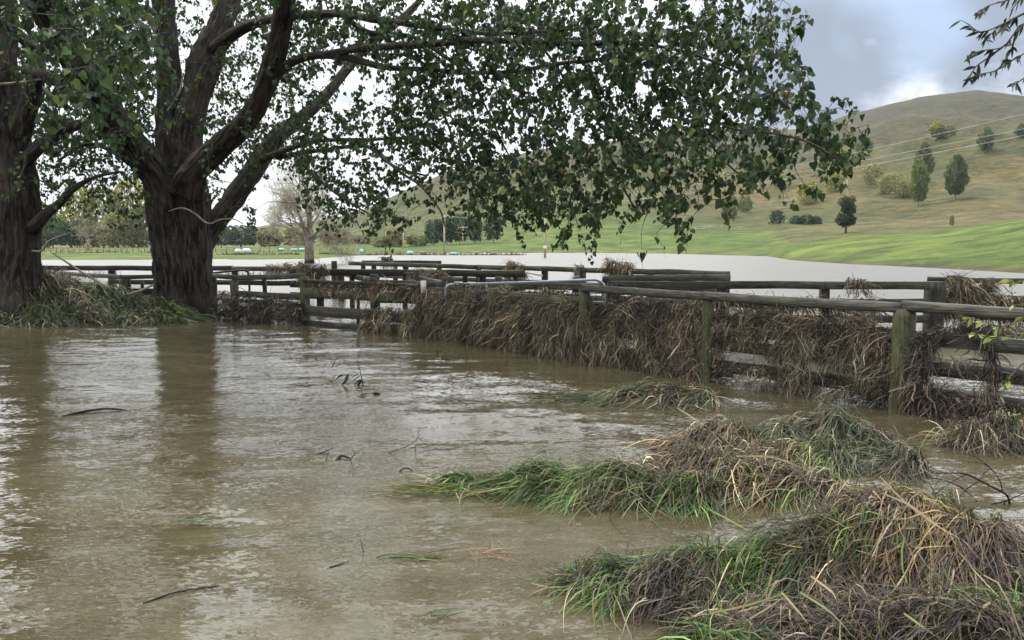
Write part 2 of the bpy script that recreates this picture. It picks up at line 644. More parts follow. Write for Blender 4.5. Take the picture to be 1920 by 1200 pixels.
def make_water():
    m, t, b, out = new_mat("flood_water")
    tcn = t.new('ShaderNodeTexCoord')
    x = tcn.outputs['Object']
    geo = t.new('ShaderNodeNewGeometry')
    # silt clouds and streaks in the body of the water
    warp = t.noise(t.mapping(x, (0.25, 0.5, 1)), 1.0, 4, .5)
    s1 = t.noise(t.mapping(x, (0.35, 1.1, 1), rot=(0, 0, .12)), 1.2, 8, .6, 1.2)
    s2 = t.noise(t.mapping(x, (0.5, 2.2, 1), rot=(0, 0, -.1)), 2.6, 7, .65, 1.6)
    s = t.math('ADD', t.math('MULTIPLY', s1, .6), t.math('MULTIPLY', s2, .4))
    c = t.ramp(s, [(.34, (0.046, 0.037, 0.018)), (.5, (0.064, 0.053, 0.027)), (.66, (0.094, 0.080, 0.046))])
    # small scraps of foam
    f1 = t.noise(t.mapping(x, (4.0, 13.0, 1), rot=(0, 0, .1)), 2.2, 5, .7, .9)
    f2 = t.noise(t.mapping(x, (0.5, 1.3, 1)), 1.6, 3, .5)
    fm = t.math('MULTIPLY', t.ramp(f1, [(.66, 0.), (.73, 1.)]), t.ramp(f2, [(.5, 0.), (.62, .55)]))
    c = t.mix(fm, c, (0.55, 0.51, 0.43))
    t.link(c, b.inputs['Base Color'])
    b.inputs['IOR'].default_value = 1.333
    b.inputs['Specular IOR Level'].default_value = 1.0
    # ripples drawn out across the current: slopes straight from noise vectors, so they hold at any distance
    def slopes(scale, sc, rot, detail, rough, dist, loc):
        n = t.new('ShaderNodeTexNoise')
        n.inputs['Scale'].default_value = sc
        n.inputs['Detail'].default_value = detail
        n.inputs['Roughness'].default_value = rough
        n.inputs['Distortion'].default_value = dist
        t.link(t.mapping(x, scale, loc, (0, 0, rot)), n.inputs['Vector'])
        o = t.new('ShaderNodeVectorMath', operation='SUBTRACT')
        t.link(n.outputs['Color'], o.inputs[0])
        o.inputs[1].default_value = (.5, .5, .5)
        return o.outputs[0]

    def vscale(vv, k):
        o = t.new('ShaderNodeVectorMath', operation='MULTIPLY')
        t.link(vv, o.inputs[0])
        if isinstance(k, tuple):
            o.inputs[1].default_value = k
        else:
            t.link(k, o.inputs[1])
        return o.outputs[0]

    def vadd(a_, b_):
        o = t.new('ShaderNodeVectorMath', operation='ADD')
        t.link(a_, o.inputs[0])
        t.link(b_, o.inputs[1])
        return o.outputs[0]

    gust = t.noise(t.mapping(x, (.35, .8, 1)), 1.0, 4, .55, .8)
    gg = t.ramp(gust, [(.32, .30), (.68, 1.15)])
    v1 = vscale(slopes((1.0, 2.4, 1), 1.7, .1, 3, .55, .9, (3, 1, 0)), WAVE_BIG)
    v2 = vscale(vscale(slopes((2.2, 5.0, 1), 2.7, -.12, 5, .65, 1.0, (0, 5, 0)), WAVE_MID), gg)
    v3 = vscale(vscale(slopes((5, 11, 1), 3.6, .1, 4, .7, .6, (9, 2, 0)), WAVE_FINE), gg)
    sl_ = vadd(vadd(v1, v2), v3)
    # the open paddock beyond the yards is ruffled by the wind
    fade = t.new('ShaderNodeMapRange')
    sx = t.new('ShaderNodeSeparateXYZ')
    t.link(x, sx.inputs[0])
    beyond = t.math('ADD', sx.outputs[1], t.math('MULTIPLY', sx.outputs[0], 1.12))    # past the line of the front fence
    t.link(beyond, fade.inputs[0])
    fade.inputs[1].default_value = 11.3
    fade.inputs[2].default_value = 15
    fade.inputs[3].default_value = 1.0
    fade.inputs[4].default_value = 1.5
    sl_ = vscale(sl_, fade.outputs[0])
    fr_ = t.new('ShaderNodeMapRange')
    t.link(beyond, fr_.inputs[0])
    fr_.inputs[1].default_value = 11.3
    fr_.inputs[2].default_value = 20
    fr_.inputs[3].default_value = 0.05
    fr_.inputs[4].default_value = 0.34
    t.link(fr_.outputs[0], b.inputs['Roughness'])
    sp_ = t.new('ShaderNodeMapRange')
    t.link(beyond, sp_.inputs[0])
    sp_.inputs[1].default_value = 7
    sp_.inputs[2].default_value = 13
    sp_.inputs[3].default_value = 0.5
    sp_.inputs[4].default_value = 1.0
    t.link(sp_.outputs[0], b.inputs['Specular IOR Level'])
    sl_ = vscale(sl_, (1, 1, 0))
    nn = vadd(geo.outputs['Normal'], sl_)
    no = t.new('ShaderNodeVectorMath', operation='NORMALIZE')
    t.link(nn, no.inputs[0])
    t.link(no.outputs[0], b.inputs['Normal'])
    return m


M_WATER = make_water()


def make_terrain():
    m, t, b, out = new_mat("pasture")
    c0 = attr(t, 'col').outputs['Color']
    tcn = t.new('ShaderNodeTexCoord')
    x = tcn.outputs['Object']
    n1 = t.noise(x, .035, 8, .62, .3)
    n2 = t.noise(t.mapping(x, (1, 1, 5)), .16, 7, .7, .4)     # sheep tracks follow the contours
    n3 = t.noise(x, 1.4, 5, .7)
    c = t.mix(1.0, c0, t.ramp(n1, [(.3, (0.75, 0.78, 0.75)), (.7, (1.22, 1.2, 1.15))]), 'MULTIPLY')
    c = t.mix(1.0, c, t.ramp(n2, [(.38, (.52, .54, .52)), (.5, (1., 1., 1.)), (.62, (1.5, 1.38, 1.2))]), 'MULTIPLY')
    c = t.mix(1.0, c, t.ramp(n3, [(.3, (.8, .8, .8)), (.7, (1.2, 1.2, 1.2))]), 'MULTIPLY')
    t.link(c, b.inputs['Base Color'])
    b.inputs['Roughness'].default_value = 0.9
    b.inputs['Specular IOR Level'].default_value = 0.15
    bump(t, b, t.math('ADD', n2, t.math('MULTIPLY', n3, .12)), 1.0, 1.6)
    return m


M_TERRAIN = make_terrain()

# ------------------------------------------------------------------ terrain
# every column: pixel x, then nine (distance, pixel y) knots from the water's edge to behind the skyline
KN = [
    (-2100, [(80, 492), (88, 487), (130, 474.5), (180, 469.5), (250, 466), (400, 463), (560, 461), (900, 441), (1250, 458)]),
    (300, [(80, 492), (88, 487), (130, 474.5), (180, 469.5), (250, 466), (400, 463), (560, 461), (900, 441), (1250, 458)]),
    (480, [(81, 492), (90, 486.5), (130, 474.5), (180, 469.5), (250, 466), (400, 461), (600, 440), (800, 424), (1400, 440)]),
    (590, [(84, 492), (93, 485), (130, 475), (180, 469.5), (250, 465), (400, 456), (560, 432), (760, 412), (1400, 440)]),
    (640, [(100, 488), (110, 481.5), (140, 475), (180, 469.5), (250, 465), (350, 456), (500, 425), (620, 403), (1000, 440)]),
    (700, [(125, 484), (139, 477), (170, 471), (210, 467), (280, 461), (360, 442), (440, 410), (520, 383), (900, 430)]),
    (760, [(130, 483), (145, 476.3), (180, 470), (220, 465), (290, 448), (360, 423), (440, 385), (530, 354), (900, 400)]),
    (850, [(140, 481), (158, 475), (190, 466), (230, 455), (290, 430), (360, 398), (450, 350), (550, 316), (1000, 380)]),
    (1000, [(150, 479), (169, 474), (190, 464), (220, 447), (280, 412), (370, 370), (480, 318), (600, 282), (1000, 330)]),
    (1100, [(150, 479), (169, 474), (190, 461), (220, 440), (280, 404), (380, 357), (500, 305), (650, 267), (1000, 320)]),
    (1250, [(130, 482), (155, 475), (180, 461), (215, 438), (270, 408), (370, 372), (520, 302), (700, 249), (1100, 300)]),
    (1345, [(115, 484), (132, 478), (165, 464), (205, 440), (250, 422), (340, 385), (520, 300), (740, 235), (1200, 300)]),
    (1440, [(100, 488), (116, 481), (150, 466), (195, 444), (235, 421), (330, 380), (505, 305), (750, 238), (1300, 300)]),
    (1482, [(78, 492), (86.5, 487.3), (118, 460.5), (160, 458), (225, 420), (325, 378), (500, 305), (755, 240), (1300, 300)]),
    (1530, [(70, 496), (76.5, 491), (115, 451), (150, 456), (220, 422), (320, 376), (500, 300), (755, 236), (1300, 300)]),
    (1600, [(62, 501), (67, 495.5), (111, 445), (146, 447), (217, 422), (315, 370), (495, 292), (740, 208), (1300, 280)]),
    (1720, [(54, 507), (58, 501), (104, 436), (138, 440), (212, 418), (308, 362), (488, 278), (720, 180), (1300, 260)]),
    (1830, [(46, 514), (50.5, 507), (99, 422), (134, 432), (206, 414), (304, 354), (482, 262), (705, 166), (1300, 250)]),
    (1920, [(42, 520), (45.5, 512), (95, 408), (130, 424), (200, 411), (300, 348), (480, 255), (700, 175), (1300, 250)]),
    (2300, [(33, 540), (36, 527), (88, 380), (122, 395), (190, 400), (290, 340), (470, 270), (690, 215), (1300, 260)]),
    (4000, [(30, 545), (33, 534), (85, 380), (120, 395), (190, 400), (290, 340), (470, 280), (690, 240), (1300, 280)]),
]
NKEY = 9


def key_dz(d, py):
    """knot -> height; clipped so that the sheet rises out of the water at knot 1"""
    v = pxdir(960, py)
    return CH + v[2] * d / v[1]


KPX = np.array([k[0] for k in KN], float)
KD = np.array([[q[0] for q in k[1]] for k in KN], float)
KZ = np.array([[key_dz(*q) for q in k[1]] for k in KN], float)
KZ[:, 0] = -0.5
KZ[:, 1] = 0.0
UR = np.linspace(0, NKEY - 1, 241)


def make_grid():
    cols = np.concatenate([np.linspace(-2100, -100, 60, endpoint=False), np.linspace(-100, 2020, 640), np.linspace(2020, 4000, 61)[1:]])
    ld = np.stack([np.interp(cols, KPX, np.log(KD[:, k])) for k in range(NKEY)], 1)
    kz = np.stack([np.interp(cols, KPX, KZ[:, k]) for k in range(NKEY)], 1)
    D = np.exp(np.stack([np.interp(UR, np.arange(NKEY), r) for r in ld]))
    Z = np.stack([np.interp(UR, np.arange(NKEY), r) for r in kz])
    # soften the knots, away from the water's edge
    ker = np.hanning(21)
    ker /= ker.sum()
    Zs = np.stack([np.convolve(np.pad(r, 10, mode='edge'), ker, 'valid') for r in Z])
    wgt = np.clip((UR - 1.2) / 0.6, 0, 1)[None]
    Z = Z * (1 - wgt) + Zs * wgt
    X = (cols[:, None] - 960) / F * (D * math.cos(TH) - (Z - CH) * math.sin(TH))
    # relief: spurs and gullies on the hills, small lumps on the bank
    hill = np.clip((UR - 3.6) / 1.6, 0, 1)[None] * np.clip((cols - 600) / 300, 0, 1)[:, None]
    top = np.clip((NKEY - 1 - UR) / 1.0, 0, 1)[None]
    g = fbm(X * .012 + 5, D * .012, 0, 5, 21) - .5
    rid = 1 - np.abs(2 * fbm(X * .02, D * .009, 0, 4, 33) - 1)
    Z = Z + hill * (g * 18 * (D / 500) + (rid - .7) * 24 * (D / 500)) * (0.35 + .65 * top) * np.clip(abs(UR - 7) / 1.1, .08, 1)[None]
    small = np.clip((UR - 1.05) / .6, 0, 1)[None]
    Z = Z + hill * (fbm(X * .06, D * .04, 0, 4, 44) - .5) * 3.6 * np.clip(abs(UR - 7) / 1.1, .05, 1)[None]
    Z = Z + small * (fbm(X * .06, D * .06, 0, 4, 40) - .5) * 0.35 * np.clip(D / 90, .5, 2.0)
    edge = np.clip(1 - np.abs(UR - 1) / .5, 0, 1)[None]
    Z = Z + edge * (fbm(X * .25, D * .25, 0, 4, 60) - .5) * 0.10
    return cols, D, Z, X, hill


TC, TD, TZ, TX, THILL = make_grid()


def hill_point(px, py):
    """first point of the terrain seen at a pixel"""
    c = int(np.argmin(abs(TC - px)))
    pts = np.stack([TX[c], TD[c], TZ[c]], 1)
    _, yy = proj(pts)
    ok = np.where((TZ[c] > 0.02) & (yy <= py))[0]
    k = ok[0] if len(ok) else len(pts) - 30
    return pts[k]


def terrain_z(px, d):
    c = int(np.argmin(abs(TC - px)))
    return float(np.interp(d, TD[c], TZ[c]))


mb = MB()
V = np.stack([TX, TD, TZ], -1)
nC, nR = TX.shape
i = np.arange(nC - 1)[:, None] * nR
j = np.arange(nR - 1)[None]
Q = np.stack([i + j, i + nR + j, i + nR + j + 1, i + j + 1], -1).reshape(-1, 4)
U2 = np.ones((nC, 1)) * UR[None]
PX2 = TC[:, None] * np.ones((1, nR))
nz = fbm(TX * .02, TD * .02, 0, 5, 70)
nz2 = fbm(TX * .006 + 3, TD * .01, 0, 5, 71)
lush = np.array([0.150, 0.205, 0.052])
olive = np.array([0.165, 0.170, 0.066])
tan = np.array([0.240, 0.195, 0.105])
dry = np.array([0.165, 0.148, 0.078])
brown = np.array([0.140, 0.125, 0.075])


def mixc(a, b, f):
    return a * (1 - f[..., None]) + b * f[..., None]


sm = lambda x, a, b: np.clip((x - a) / (b - a), 0, 1) ** 2 * (3 - 2 * np.clip((x - a) / (b - a), 0, 1))
C = np.broadcast_to(lush, V.shape).copy()
knee = np.interp(TC, [600, 760, 900, 1100, 1300, 1420, 1480, 1600, 1920], [3.6, 3.9, 4.1, 3.9, 3.6, 3.1, 2.5, 2.2, 2.2])[:, None]
C = mixc(C, olive, sm(U2 + (nz - .5) * 1.6, knee, knee + .9) * sm(PX2, 420, 760))
C = mixc(C, tan, sm(nz2, .46, .62) * sm(U2, knee + .6, knee + 2.0) * sm(PX2, 420, 760))
C = mixc(C, dry, sm(nz, .42, .62) * sm(U2, 5.2, 6.0) * .8)
C = mixc(C, brown, sm(U2, 5.9, 6.5) * sm(PX2, 1480, 1600) * .85)
# bare slips on the upper hill face
slip = sm(fbm(TX * .03 + TD * .02, TD * .05, 0, 5, 77), .56, .66) * sm(U2, 5.3, 5.8) * (1 - sm(U2, 6.3, 6.8)) * sm(PX2, 1450, 1560)
C = mixc(C, np.array([0.28, 0.21, 0.15]), slip * .7)
# a muddy tide line at the water
C = mixc(C, np.array([0.16, 0.13, 0.07]), 1 - sm(U2, 1.02, 1.10))
# left flat: paler, then rank grass behind the fence
C = mixc(C, np.array([0.165, 0.225, 0.060]), (1 - sm(PX2, 560, 800)) * sm(U2, 1, 1.5))
C = mixc(C, np.array([0.19, 0.18, 0.09]), (1 - sm(PX2, 420, 760)) * sm(U2, 3.0, 3.5) * .8)
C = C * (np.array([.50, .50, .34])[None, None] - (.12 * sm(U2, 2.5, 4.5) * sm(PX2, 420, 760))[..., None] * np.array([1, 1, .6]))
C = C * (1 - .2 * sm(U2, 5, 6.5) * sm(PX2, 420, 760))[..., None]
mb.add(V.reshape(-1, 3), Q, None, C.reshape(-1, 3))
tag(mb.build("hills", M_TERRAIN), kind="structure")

# a bed under everything
mb = MB()
mb.add([[-2600, -60, -1.4], [2600, -60, -1.4], [2600, 1400, -1.4], [-2600, 1400, -1.4]], [[0, 1, 2, 3]], None, (0.12, 0.1, 0.06))
tag(mb.build("ground", M_MUD), kind="structure")

# ------------------------------------------------------------------ water
def geo_steps(a, n, ratio, first):
    return a + np.cumsum(first * ratio ** np.arange(n))


xs = np.concatenate([-geo_steps(14, 44, 1.145, .12)[::-1], np.arange(-14, 9, .065), geo_steps(9, 46, 1.145, .12)])
ys = np.concatenate([-geo_steps(0, 20, 1.3, .3)[::-1], np.arange(0, 21, .055), geo_steps(21, 46, 1.145, .12)])
WX, WY = np.meshgrid(xs, ys, indexing='ij')
dist_f = np.clip(1 - (np.hypot(WX, WY - 6) - 10) / 10, 0, 1)


def water_z(x, y):
    wv = (fbm(x * .55 + y * .12, y * 1.35, 0, 3, 91) - .5) * 0.050
    wr = fbm(x * .5, y * .5, 0, 2, 92)
    wv = wv + (fbm(x * 1.7 + wr * 4, y * 3.8 + wr * 3, 0, 3, 93) - .5) * 0.022
    return wv


WZ = water_z(WX, WY) * dist_f
mb = MB()
n0, n1 = WX.shape
i = np.arange(n0 - 1)[:, None] * n1
j = np.arange(n1 - 1)[None]
Q = np.stack([i + j, i + n1 + j, i + n1 + j + 1, i + j + 1], -1).reshape(-1, 4)
mb.add(np.stack([WX, WY, WZ], -1).reshape(-1, 3), Q)
tag(mb.build("water", M_WATER), kind="structure")
#@@NEXT
# ------------------------------------------------------------------ grass mounds and the left bank
def gauss_field(bumps, base=0.05, rough=0.06, seed=0, nscale=3.0):
    def H(x, y):
        h = 0
        for (cx, cy, a, rx, ry, rot) in bumps:
            c, s = math.cos(rot), math.sin(rot)
            u = ((x - cx) * c + (y - cy) * s) / rx
            v = (-(x - cx) * s + (y - cy) * c) / ry
            r2 = u * u + v * v
            h = h + ((a + base) * np.exp(-(r2 ** 1.15))) ** 4
        h = h ** .25
        n = fbm(x * nscale, y * nscale, 0, 4, seed) - .5
        return h * (1 + n * .7) + n * rough * np.clip(h * 8, 0, 1) - base
    return H


def B(px, py, d, rx, ry, rot=0.0):
    q = P(px, py, d)
    return (q[0], q[1], q[2] - min(.075 if d < 4 else .045, .3 * max(q[2], 0)), rx, ry, rot)


def core_mesh(name, H, x0, x1, y0, y1, step, mat, parent, drop=-.12):
    xs = np.arange(x0, x1, step)
    ys = np.arange(y0, y1, step)
    X, Y = np.meshgrid(xs, ys, indexing='ij')
    Z = H(X, Y)
    Z = Z + (vn(X * 30, Y * 30, 0, 5) - .5) * step * .5
    n0, n1 = X.shape
    i = np.arange(n0 - 1)[:, None] * n1
    j = np.arange(n1 - 1)[None]
    Q = np.stack([i + j, i + n1 + j, i + n1 + j + 1, i + j + 1], -1).reshape(-1, 4)
    zz = Z.ravel()
    Q = Q[(zz[Q].max(1) > drop)]
    used = np.unique(Q)
    re = np.zeros(len(zz), np.int64)
    re[used] = np.arange(len(used))
    m = MB()
    m.add(np.stack([X, Y, np.maximum(Z, drop - .05)], -1).reshape(-1, 3)[used], re[Q])
    return m.build(name, mat, parent)


GREEN = [(3, (0.060, 0.106, 0.021)), (2, (0.098, 0.148, 0.032)), (1.8, (0.028, 0.052, 0.018)), (.8, (0.15, 0.165, 0.06)), (.9, (0.20, 0.155, 0.075)), (.8, (.05, .037, .022))]
STRAW = [(2.4, (0.25, 0.175, 0.082)), (2.6, (0.125, 0.082, 0.040)), (.45, (0.36, 0.28, 0.15)), (2.8, (0.052, 0.035, 0.019)), (.9, (0.085, 0.10, 0.035))]
DARKB = [(3, (0.075, 0.055, 0.038)), (2, (0.045, 0.033, 0.024)), (1, (0.16, 0.12, 0.08)), (.5, (0.30, 0.24, 0.16)), (1.2, (0.022, 0.018, 0.013))]
BROWN = [(3, (0.112, 0.084, 0.050)), (2.0, (0.056, 0.042, 0.026)), (2.4, (0.205, 0.156, 0.096)), (1.1, (0.34, 0.275, 0.18)), (1.6, (0.024, 0.018, 0.012)), (.7, (0.065, 0.070, 0.030))]
GREYGREEN = [(3, (0.060, 0.068, 0.031)), (2, (0.090, 0.098, 0.046)), (1.4, (0.026, 0.032, 0.017)), (1.4, (0.17, 0.145, 0.09))]


def mound(name, label, cat, bumps, bbox, n, lens, wid, kindf, flow, seed, parts, step=.03, lift=.05, base=.05,
          rough=.06, curl=.9, downhill=.8, zmin=-.015, off=0.0, nscale=3.0, group=None, dens=None):
    """kindf(x,y,z,noise)-> index of the palette; parts = list of (part name, palette, material)"""
    r = np.random.default_rng(seed)
    H = gauss_field(bumps, base, rough, seed, nscale)
    x0, x1, y0, y1 = bbox
    t = thing(name, label, cat, ((x0 + x1) / 2, (y0 + y1) / 2, 0), group)
    core_mesh("mud_core", H, x0, x1, y0, y1, step, M_MUD, t)
    xy = np.column_stack([r.uniform(x0, x1, n * 8), r.uniform(y0, y1, n * 8)])
    z = H(xy[:, 0], xy[:, 1])
    keep = z > zmin
    xy, z = xy[keep], z[keep]
    if dens is not None:
        k = r.random(len(xy)) < dens(xy[:, 0], xy[:, 1], z)
        xy, z = xy[k], z[k]
    xy, z = xy[:n], z[:n]
    e = .03
    gx = (H(xy[:, 0] + e, xy[:, 1]) - H(xy[:, 0] - e, xy[:, 1])) / (2 * e)
    gy = (H(xy[:, 0], xy[:, 1] + e) - H(xy[:, 0], xy[:, 1] - e)) / (2 * e)
    # clumps: neighbouring blades share a heading
    cn = (fbm(xy[:, 0] * 4.6, xy[:, 1] * 4.6, 0, 2, seed + 3) - .5)
    fa = flow[0] + cn * flow[2]
    vx = -gx * downhill + np.cos(fa) * flow[1]
    vy = -gy * downhill + np.sin(fa) * flow[1]
    head = np.arctan2(vy, vx) + r.normal(0, .5, len(xy))
    L = r.uniform(lens[0], lens[1], len(xy)) * np.exp(r.normal(0, .2, len(xy))) * np.where(r.random(len(xy)) < .35, .5, 1.0)
    W = wid * np.exp(r.normal(0, .3, len(xy)))
    cn2 = fbm(xy[:, 0] * 2.6 + 7, xy[:, 1] * 3.6, 0, 3, seed + 8)
    kid = kindf(xy[:, 0], xy[:, 1], z, cn2 + r.normal(0, .05, len(xy)))
    clump = np.exp((fbm(xy[:, 0] * 9, xy[:, 1] * 12, 0, 3, seed + 11) - .52) * 3.0)[:, None]
    for k, (pn, pal, mat) in enumerate(parts):
        s = kid == k
        if s.sum() < 12:
            continue
        m = MB()
        drape(m, H, xy[s], head[s], L[s], W[s], palette(s.sum(), pal, .28, r) * clump[s], 6, lift, curl, r, off)
        m.build(pn, mat, t)
    k = n // 9
    xy = np.column_stack([r.uniform(x0, x1, k * 6), r.uniform(y0, y1, k * 6)])
    xy = xy[H(xy[:, 0], xy[:, 1]) > .01][:k]
    if len(xy) > 12:
        m = MB()
        drape(m, H, xy, r.uniform(0, 6.28, len(xy)), r.uniform(.012, .06, len(xy)), r.uniform(.006, .018, len(xy)), palette(len(xy), [(3, (.05, .036, .024)), (1, (.2, .15, .09)), (.4, (.42, .36, .26)), (1, (.025, .02, .014))], .3, r), 2, lift * .3, 1.0, r, .012)
        m.build("leaf_litter", M_STRAW, t)
    return t, H


PARTS3 = [("green_blades", GREEN, M_GRASS), ("straw", STRAW, M_STRAW), ("dead_stems", BROWN, M_STRAW)]

# the big heap at the bottom right
def k1(x, y, z, n):
    k = np.where(n > .54, 0, np.where(n > .47, 1, 2))
    k = np.where((x < 1.15) & (n > .43), 0, k)
    k = np.where((x > 1.4) & (x < 2.0) & (y > 3.2) & (n > .42) & (z > .2) & (fbm(x * 7, y * 9, 0, 2, 12) > .42), 1, k)
    k = np.where((x > 1.0) & (x < 1.75) & (y > 2.95) & (y < 3.45) & (n < .5), 2, k)
    return k


bA = G(1690, 1180)
mound("grass_heap", "large heap of flattened green grass and straw on dark mud filling the bottom right corner", "grass heap",
      [B(1685, 938, 3.45, .34, .28), B(1600, 978, 3.42, .36, .28), B(1490, 1010, 3.4, .34, .26), B(1790, 968, 3.35, .38, .34), B(1880, 1020, 3.2, .4, .36), B(1960, 1065, 3.1, .45, .4), B(1390, 1008, 3.45, .32, .2),
       B(1265, 1018, 3.5, .25, .15), B(1170, 1052, 3.6, .24, .10), B(1400, 1165, 3.05, .2, .18), B(1570, 1130, 2.95, .42, .3), B(1850, 1150, 2.75, .5, .4)],
      (-.3, 3.6, 2.3, 4.4), 27000, (.12, .38), .0046, k1, (2.9, .75, 4.6), 101, [PARTS3[0], PARTS3[1], ("dead_stems", DARKB + [(1.2, (.13, .095, .055))], M_STRAW)], .02, .045, .055, .07, 1.6, .75,
      dens=lambda x, y, z: np.where((y < 3.15) & (x > 1.15), .12 + .9 * (fbm(x * 4, y * 5, 0, 3, 9) > .52), 1.0))
# the long green tuft in mid stream
def k2(x, y, z, n):
    return np.where(n > .43, 0, np.where(n > .33, 1, 2))


mound("grass_tuft", "long low tuft of combed green grass in midstream before the brown heap", "grass tuft",
      [B(1010, 872, 5.1, .26, .14), B(1150, 876, 5.0, .35, .2), B(1320, 856, 5.25, .35, .22), B(1430, 884, 5.0, .35, .15), B(1290, 900, 4.82, .25, .1), B(1530, 898, 5.1, .2, .09)],
      (-.4, 2.6, 4.3, 5.9), 13000, (.2, .5), .0056, k2, (2.95, .8, 2.6), 102, PARTS3, .03, .045, .055, .04, .9, .9)
mound("grass_tuft", "small dark green tuft at the left tip of the long green grass, nearly swamped", "grass tuft",
      [B(862, 893, 5.15, .16, .09)], (-.9, .2, 4.8, 5.5), 700, (.15, .38), .007, lambda x, y, z, n: np.where(n > .3, 0, 1), (2.9, .6, 2.4), 103, PARTS3, .03, .03, .05, .03, .9, .9)
# brown heap behind
def k3(x, y, z, n):
    k = np.where(n > .58, 0, np.where(n > .42, 1, 2))
    k = np.where((x > 2.35), np.where(n > .44, 3, 2), k)
    k = np.where((x > 2.0) & (x < 2.5) & (y > 5.75) & (n > .42), 3, k)
    return k


mound("grass_heap", "brown and straw grass heap with grey green right flank below the thick fence post", "grass heap",
      [B(1350, 802, 6.1, .3, .18), B(1480, 797, 6.1, .3, .2), B(1560, 786, 6.05, .28, .2), B(1640, 822, 5.85, .25, .2), B(1690, 855, 5.6, .2, .2), B(1500, 836, 5.7, .4, .18), B(1295, 835, 6.0, .1, .09)],
      (.8, 3.5, 5.0, 6.7), 14000, (.18, .44), .0056, k3, (3.0, .8, 3.2), 104, PARTS3 + [("grey_blades", GREYGREEN, M_GRASS)], .03, .05, .05, .05, 1.0, 1.0)
mound("grass_tuft", "low olive grass tuft close under the debris hung fence", "grass tuft",
      [B(1240, 728, 8.1, .42, .2), B(1170, 740, 8.1, .25, .14), B(1310, 740, 8.0, .2, .16)],
      (.5, 2.5, 7.4, 8.8), 4500, (.22, .5), .007, lambda x, y, z, n: np.where(n > .40, 0, np.where(n > .36, 1, 2)),
      (3.0, .6, 2.4), 105, [("green_blades", GREYGREEN + [(2, (.10, .12, .045))], M_GRASS), ("straw", STRAW, M_STRAW), ("dead_stems", BROWN, M_STRAW)], .04, .04, .05, .04, .9, .9)
mound("debris_clump", "dark twiggy clump in the water at the right edge under the fence rails", "debris clump",
      [B(1885, 785, 6.2, .3, .12), B(1820, 795, 6.2, .15, .1)], (3.3, 4.6, 5.8, 6.9), 2400, (.12, .34), .006,
      lambda x, y, z, n: np.where(n > .56, 0, 2), (1.0, .3, 6.0), 106, PARTS3, .03, .07, .05, .06, 1.6, .8)

# left bank under the trees
BK = [B(-60, 540, 17.0, 2.2, 1.1), B(80, 533, 17.2, 1.5, 1.0), B(180, 540, 17.3, 1.1, .9), B(250, 560, 17.1, .9, .7), B(305, 583, 16.8, .7, .5), B(120, 585, 16.2, 2.0, .5), B(-150, 575, 16.0, 2.5, .7)]


def kb(x, y, z, n):
    return np.where(n > .40, 0, np.where(n > .38, 1, 2))


mound("grassy_bank", "dark green grassy bank between the two big trunks, its long grass combed flat", "grass bank",
      BK, (-16, -5.4, 14.9, 20.0), 20000, (.3, .7), .014, kb, (-.5, 1.0, 3.0), 107,
      [("green_blades", [(3.5, (0.050, 0.080, 0.017)), (2, (0.075, 0.105, 0.024)), (2, (.022, .038, .012)), (.6, (.085, .08, .035)), (1, (.045, .035, .02))], M_GRASS), ("straw", STRAW, M_STRAW), ("dead_stems", BROWN, M_STRAW)],
      .09, .08, .10, .10, .9, .8, off=.0, nscale=1.1)

# ------------------------------------------------------------------ big poplars
BARKC = (0.5, .5, .5)
LIMBS = []      # polyline samples for attaching twigs


def limb(mb, pts, store=LIMBS, nseg=40, step=.07, bark=.055, seed=0, flare=None, cap=True):
    """pts: (px, py, distance, width in px)"""
    W = [P(a, b, d) for a, b, d, _ in pts]
    Rr = [wd / 2 / F * np.linalg.norm(q - np.array([0, 0, CH])) for q, (_, _, _, wd) in zip(W, pts)]
    pp, rr = smooth_path(W, Rr, step)
    sweep(mb, pp, rr, nseg, BARKC, bark, cap, seed, flare)
    store.append((pp, rr))


def root_flare(S, th):
    lob = (.5 + .5 * np.cos(th * 5 + 1.3)) ** 1.5 * .32 + .10
    return lob * np.exp(-S / .42)


tb = P(350, 590, 17.8)
T1 = thing("poplar_tree", "big spreading poplar whose forked furrowed trunk stands right of the grassy bank", "tree", (tb[0], tb[1], 0))
mb = MB()
# two fused stems at the foot
limb(mb, [(326, 632, 17.6, 84), (326, 560, 17.7, 68), (319, 470, 17.7, 62), (308, 400, 17.7, 58), (296, 340, 17.6, 58), (262, 290, 17.3, 60), (215, 225, 16.7, 56), (165, 150, 15.8, 50), (110, 65, 14.4, 46), (60, -20, 12.8, 46), (0, -130, 10.8, 44), (-60, -260, 9.2, 40)], nseg=72, step=.045, seed=1, flare=root_flare)
limb(mb, [(371, 632, 17.9, 78), (369, 560, 17.9, 66), (365, 480, 17.9, 66), (362, 400, 17.9, 66), (352, 330, 17.9, 62), (350, 260, 18.0, 58), (368, 180, 18.2, 56), (388, 110, 18.4, 58), (420, 30, 18.6, 44), (450, -80, 18.8, 36), (480, -230, 19, 28), (500, -400, 19.2, 16)], nseg=72, step=.045, seed=2, flare=root_flare)
limb(mb, [(348, 600, 18.1, 70), (345, 480, 18.1, 66), (330, 380, 18.1, 60), (318, 290, 18.2, 54), (318, 180, 18.3, 44), (314, 90, 18.4, 40), (306, 0, 18.5, 38), (290, -130, 18.6, 32), (270, -300, 18.8, 20)], nseg=56, step=.05, seed=3)
limb(mb, [(350, 360, 17.6, 62), (366, 320, 17.4, 48), (410, 278, 17.2, 46), (455, 235, 16.9, 42), (490, 180, 16.6, 38), (514, 110, 16.2, 38), (530, 40, 15.8, 38), (540, -40, 15.3, 34), (555, -160, 14.6, 28), (580, -300, 14, 18)], nseg=56, step=.05, seed=4)
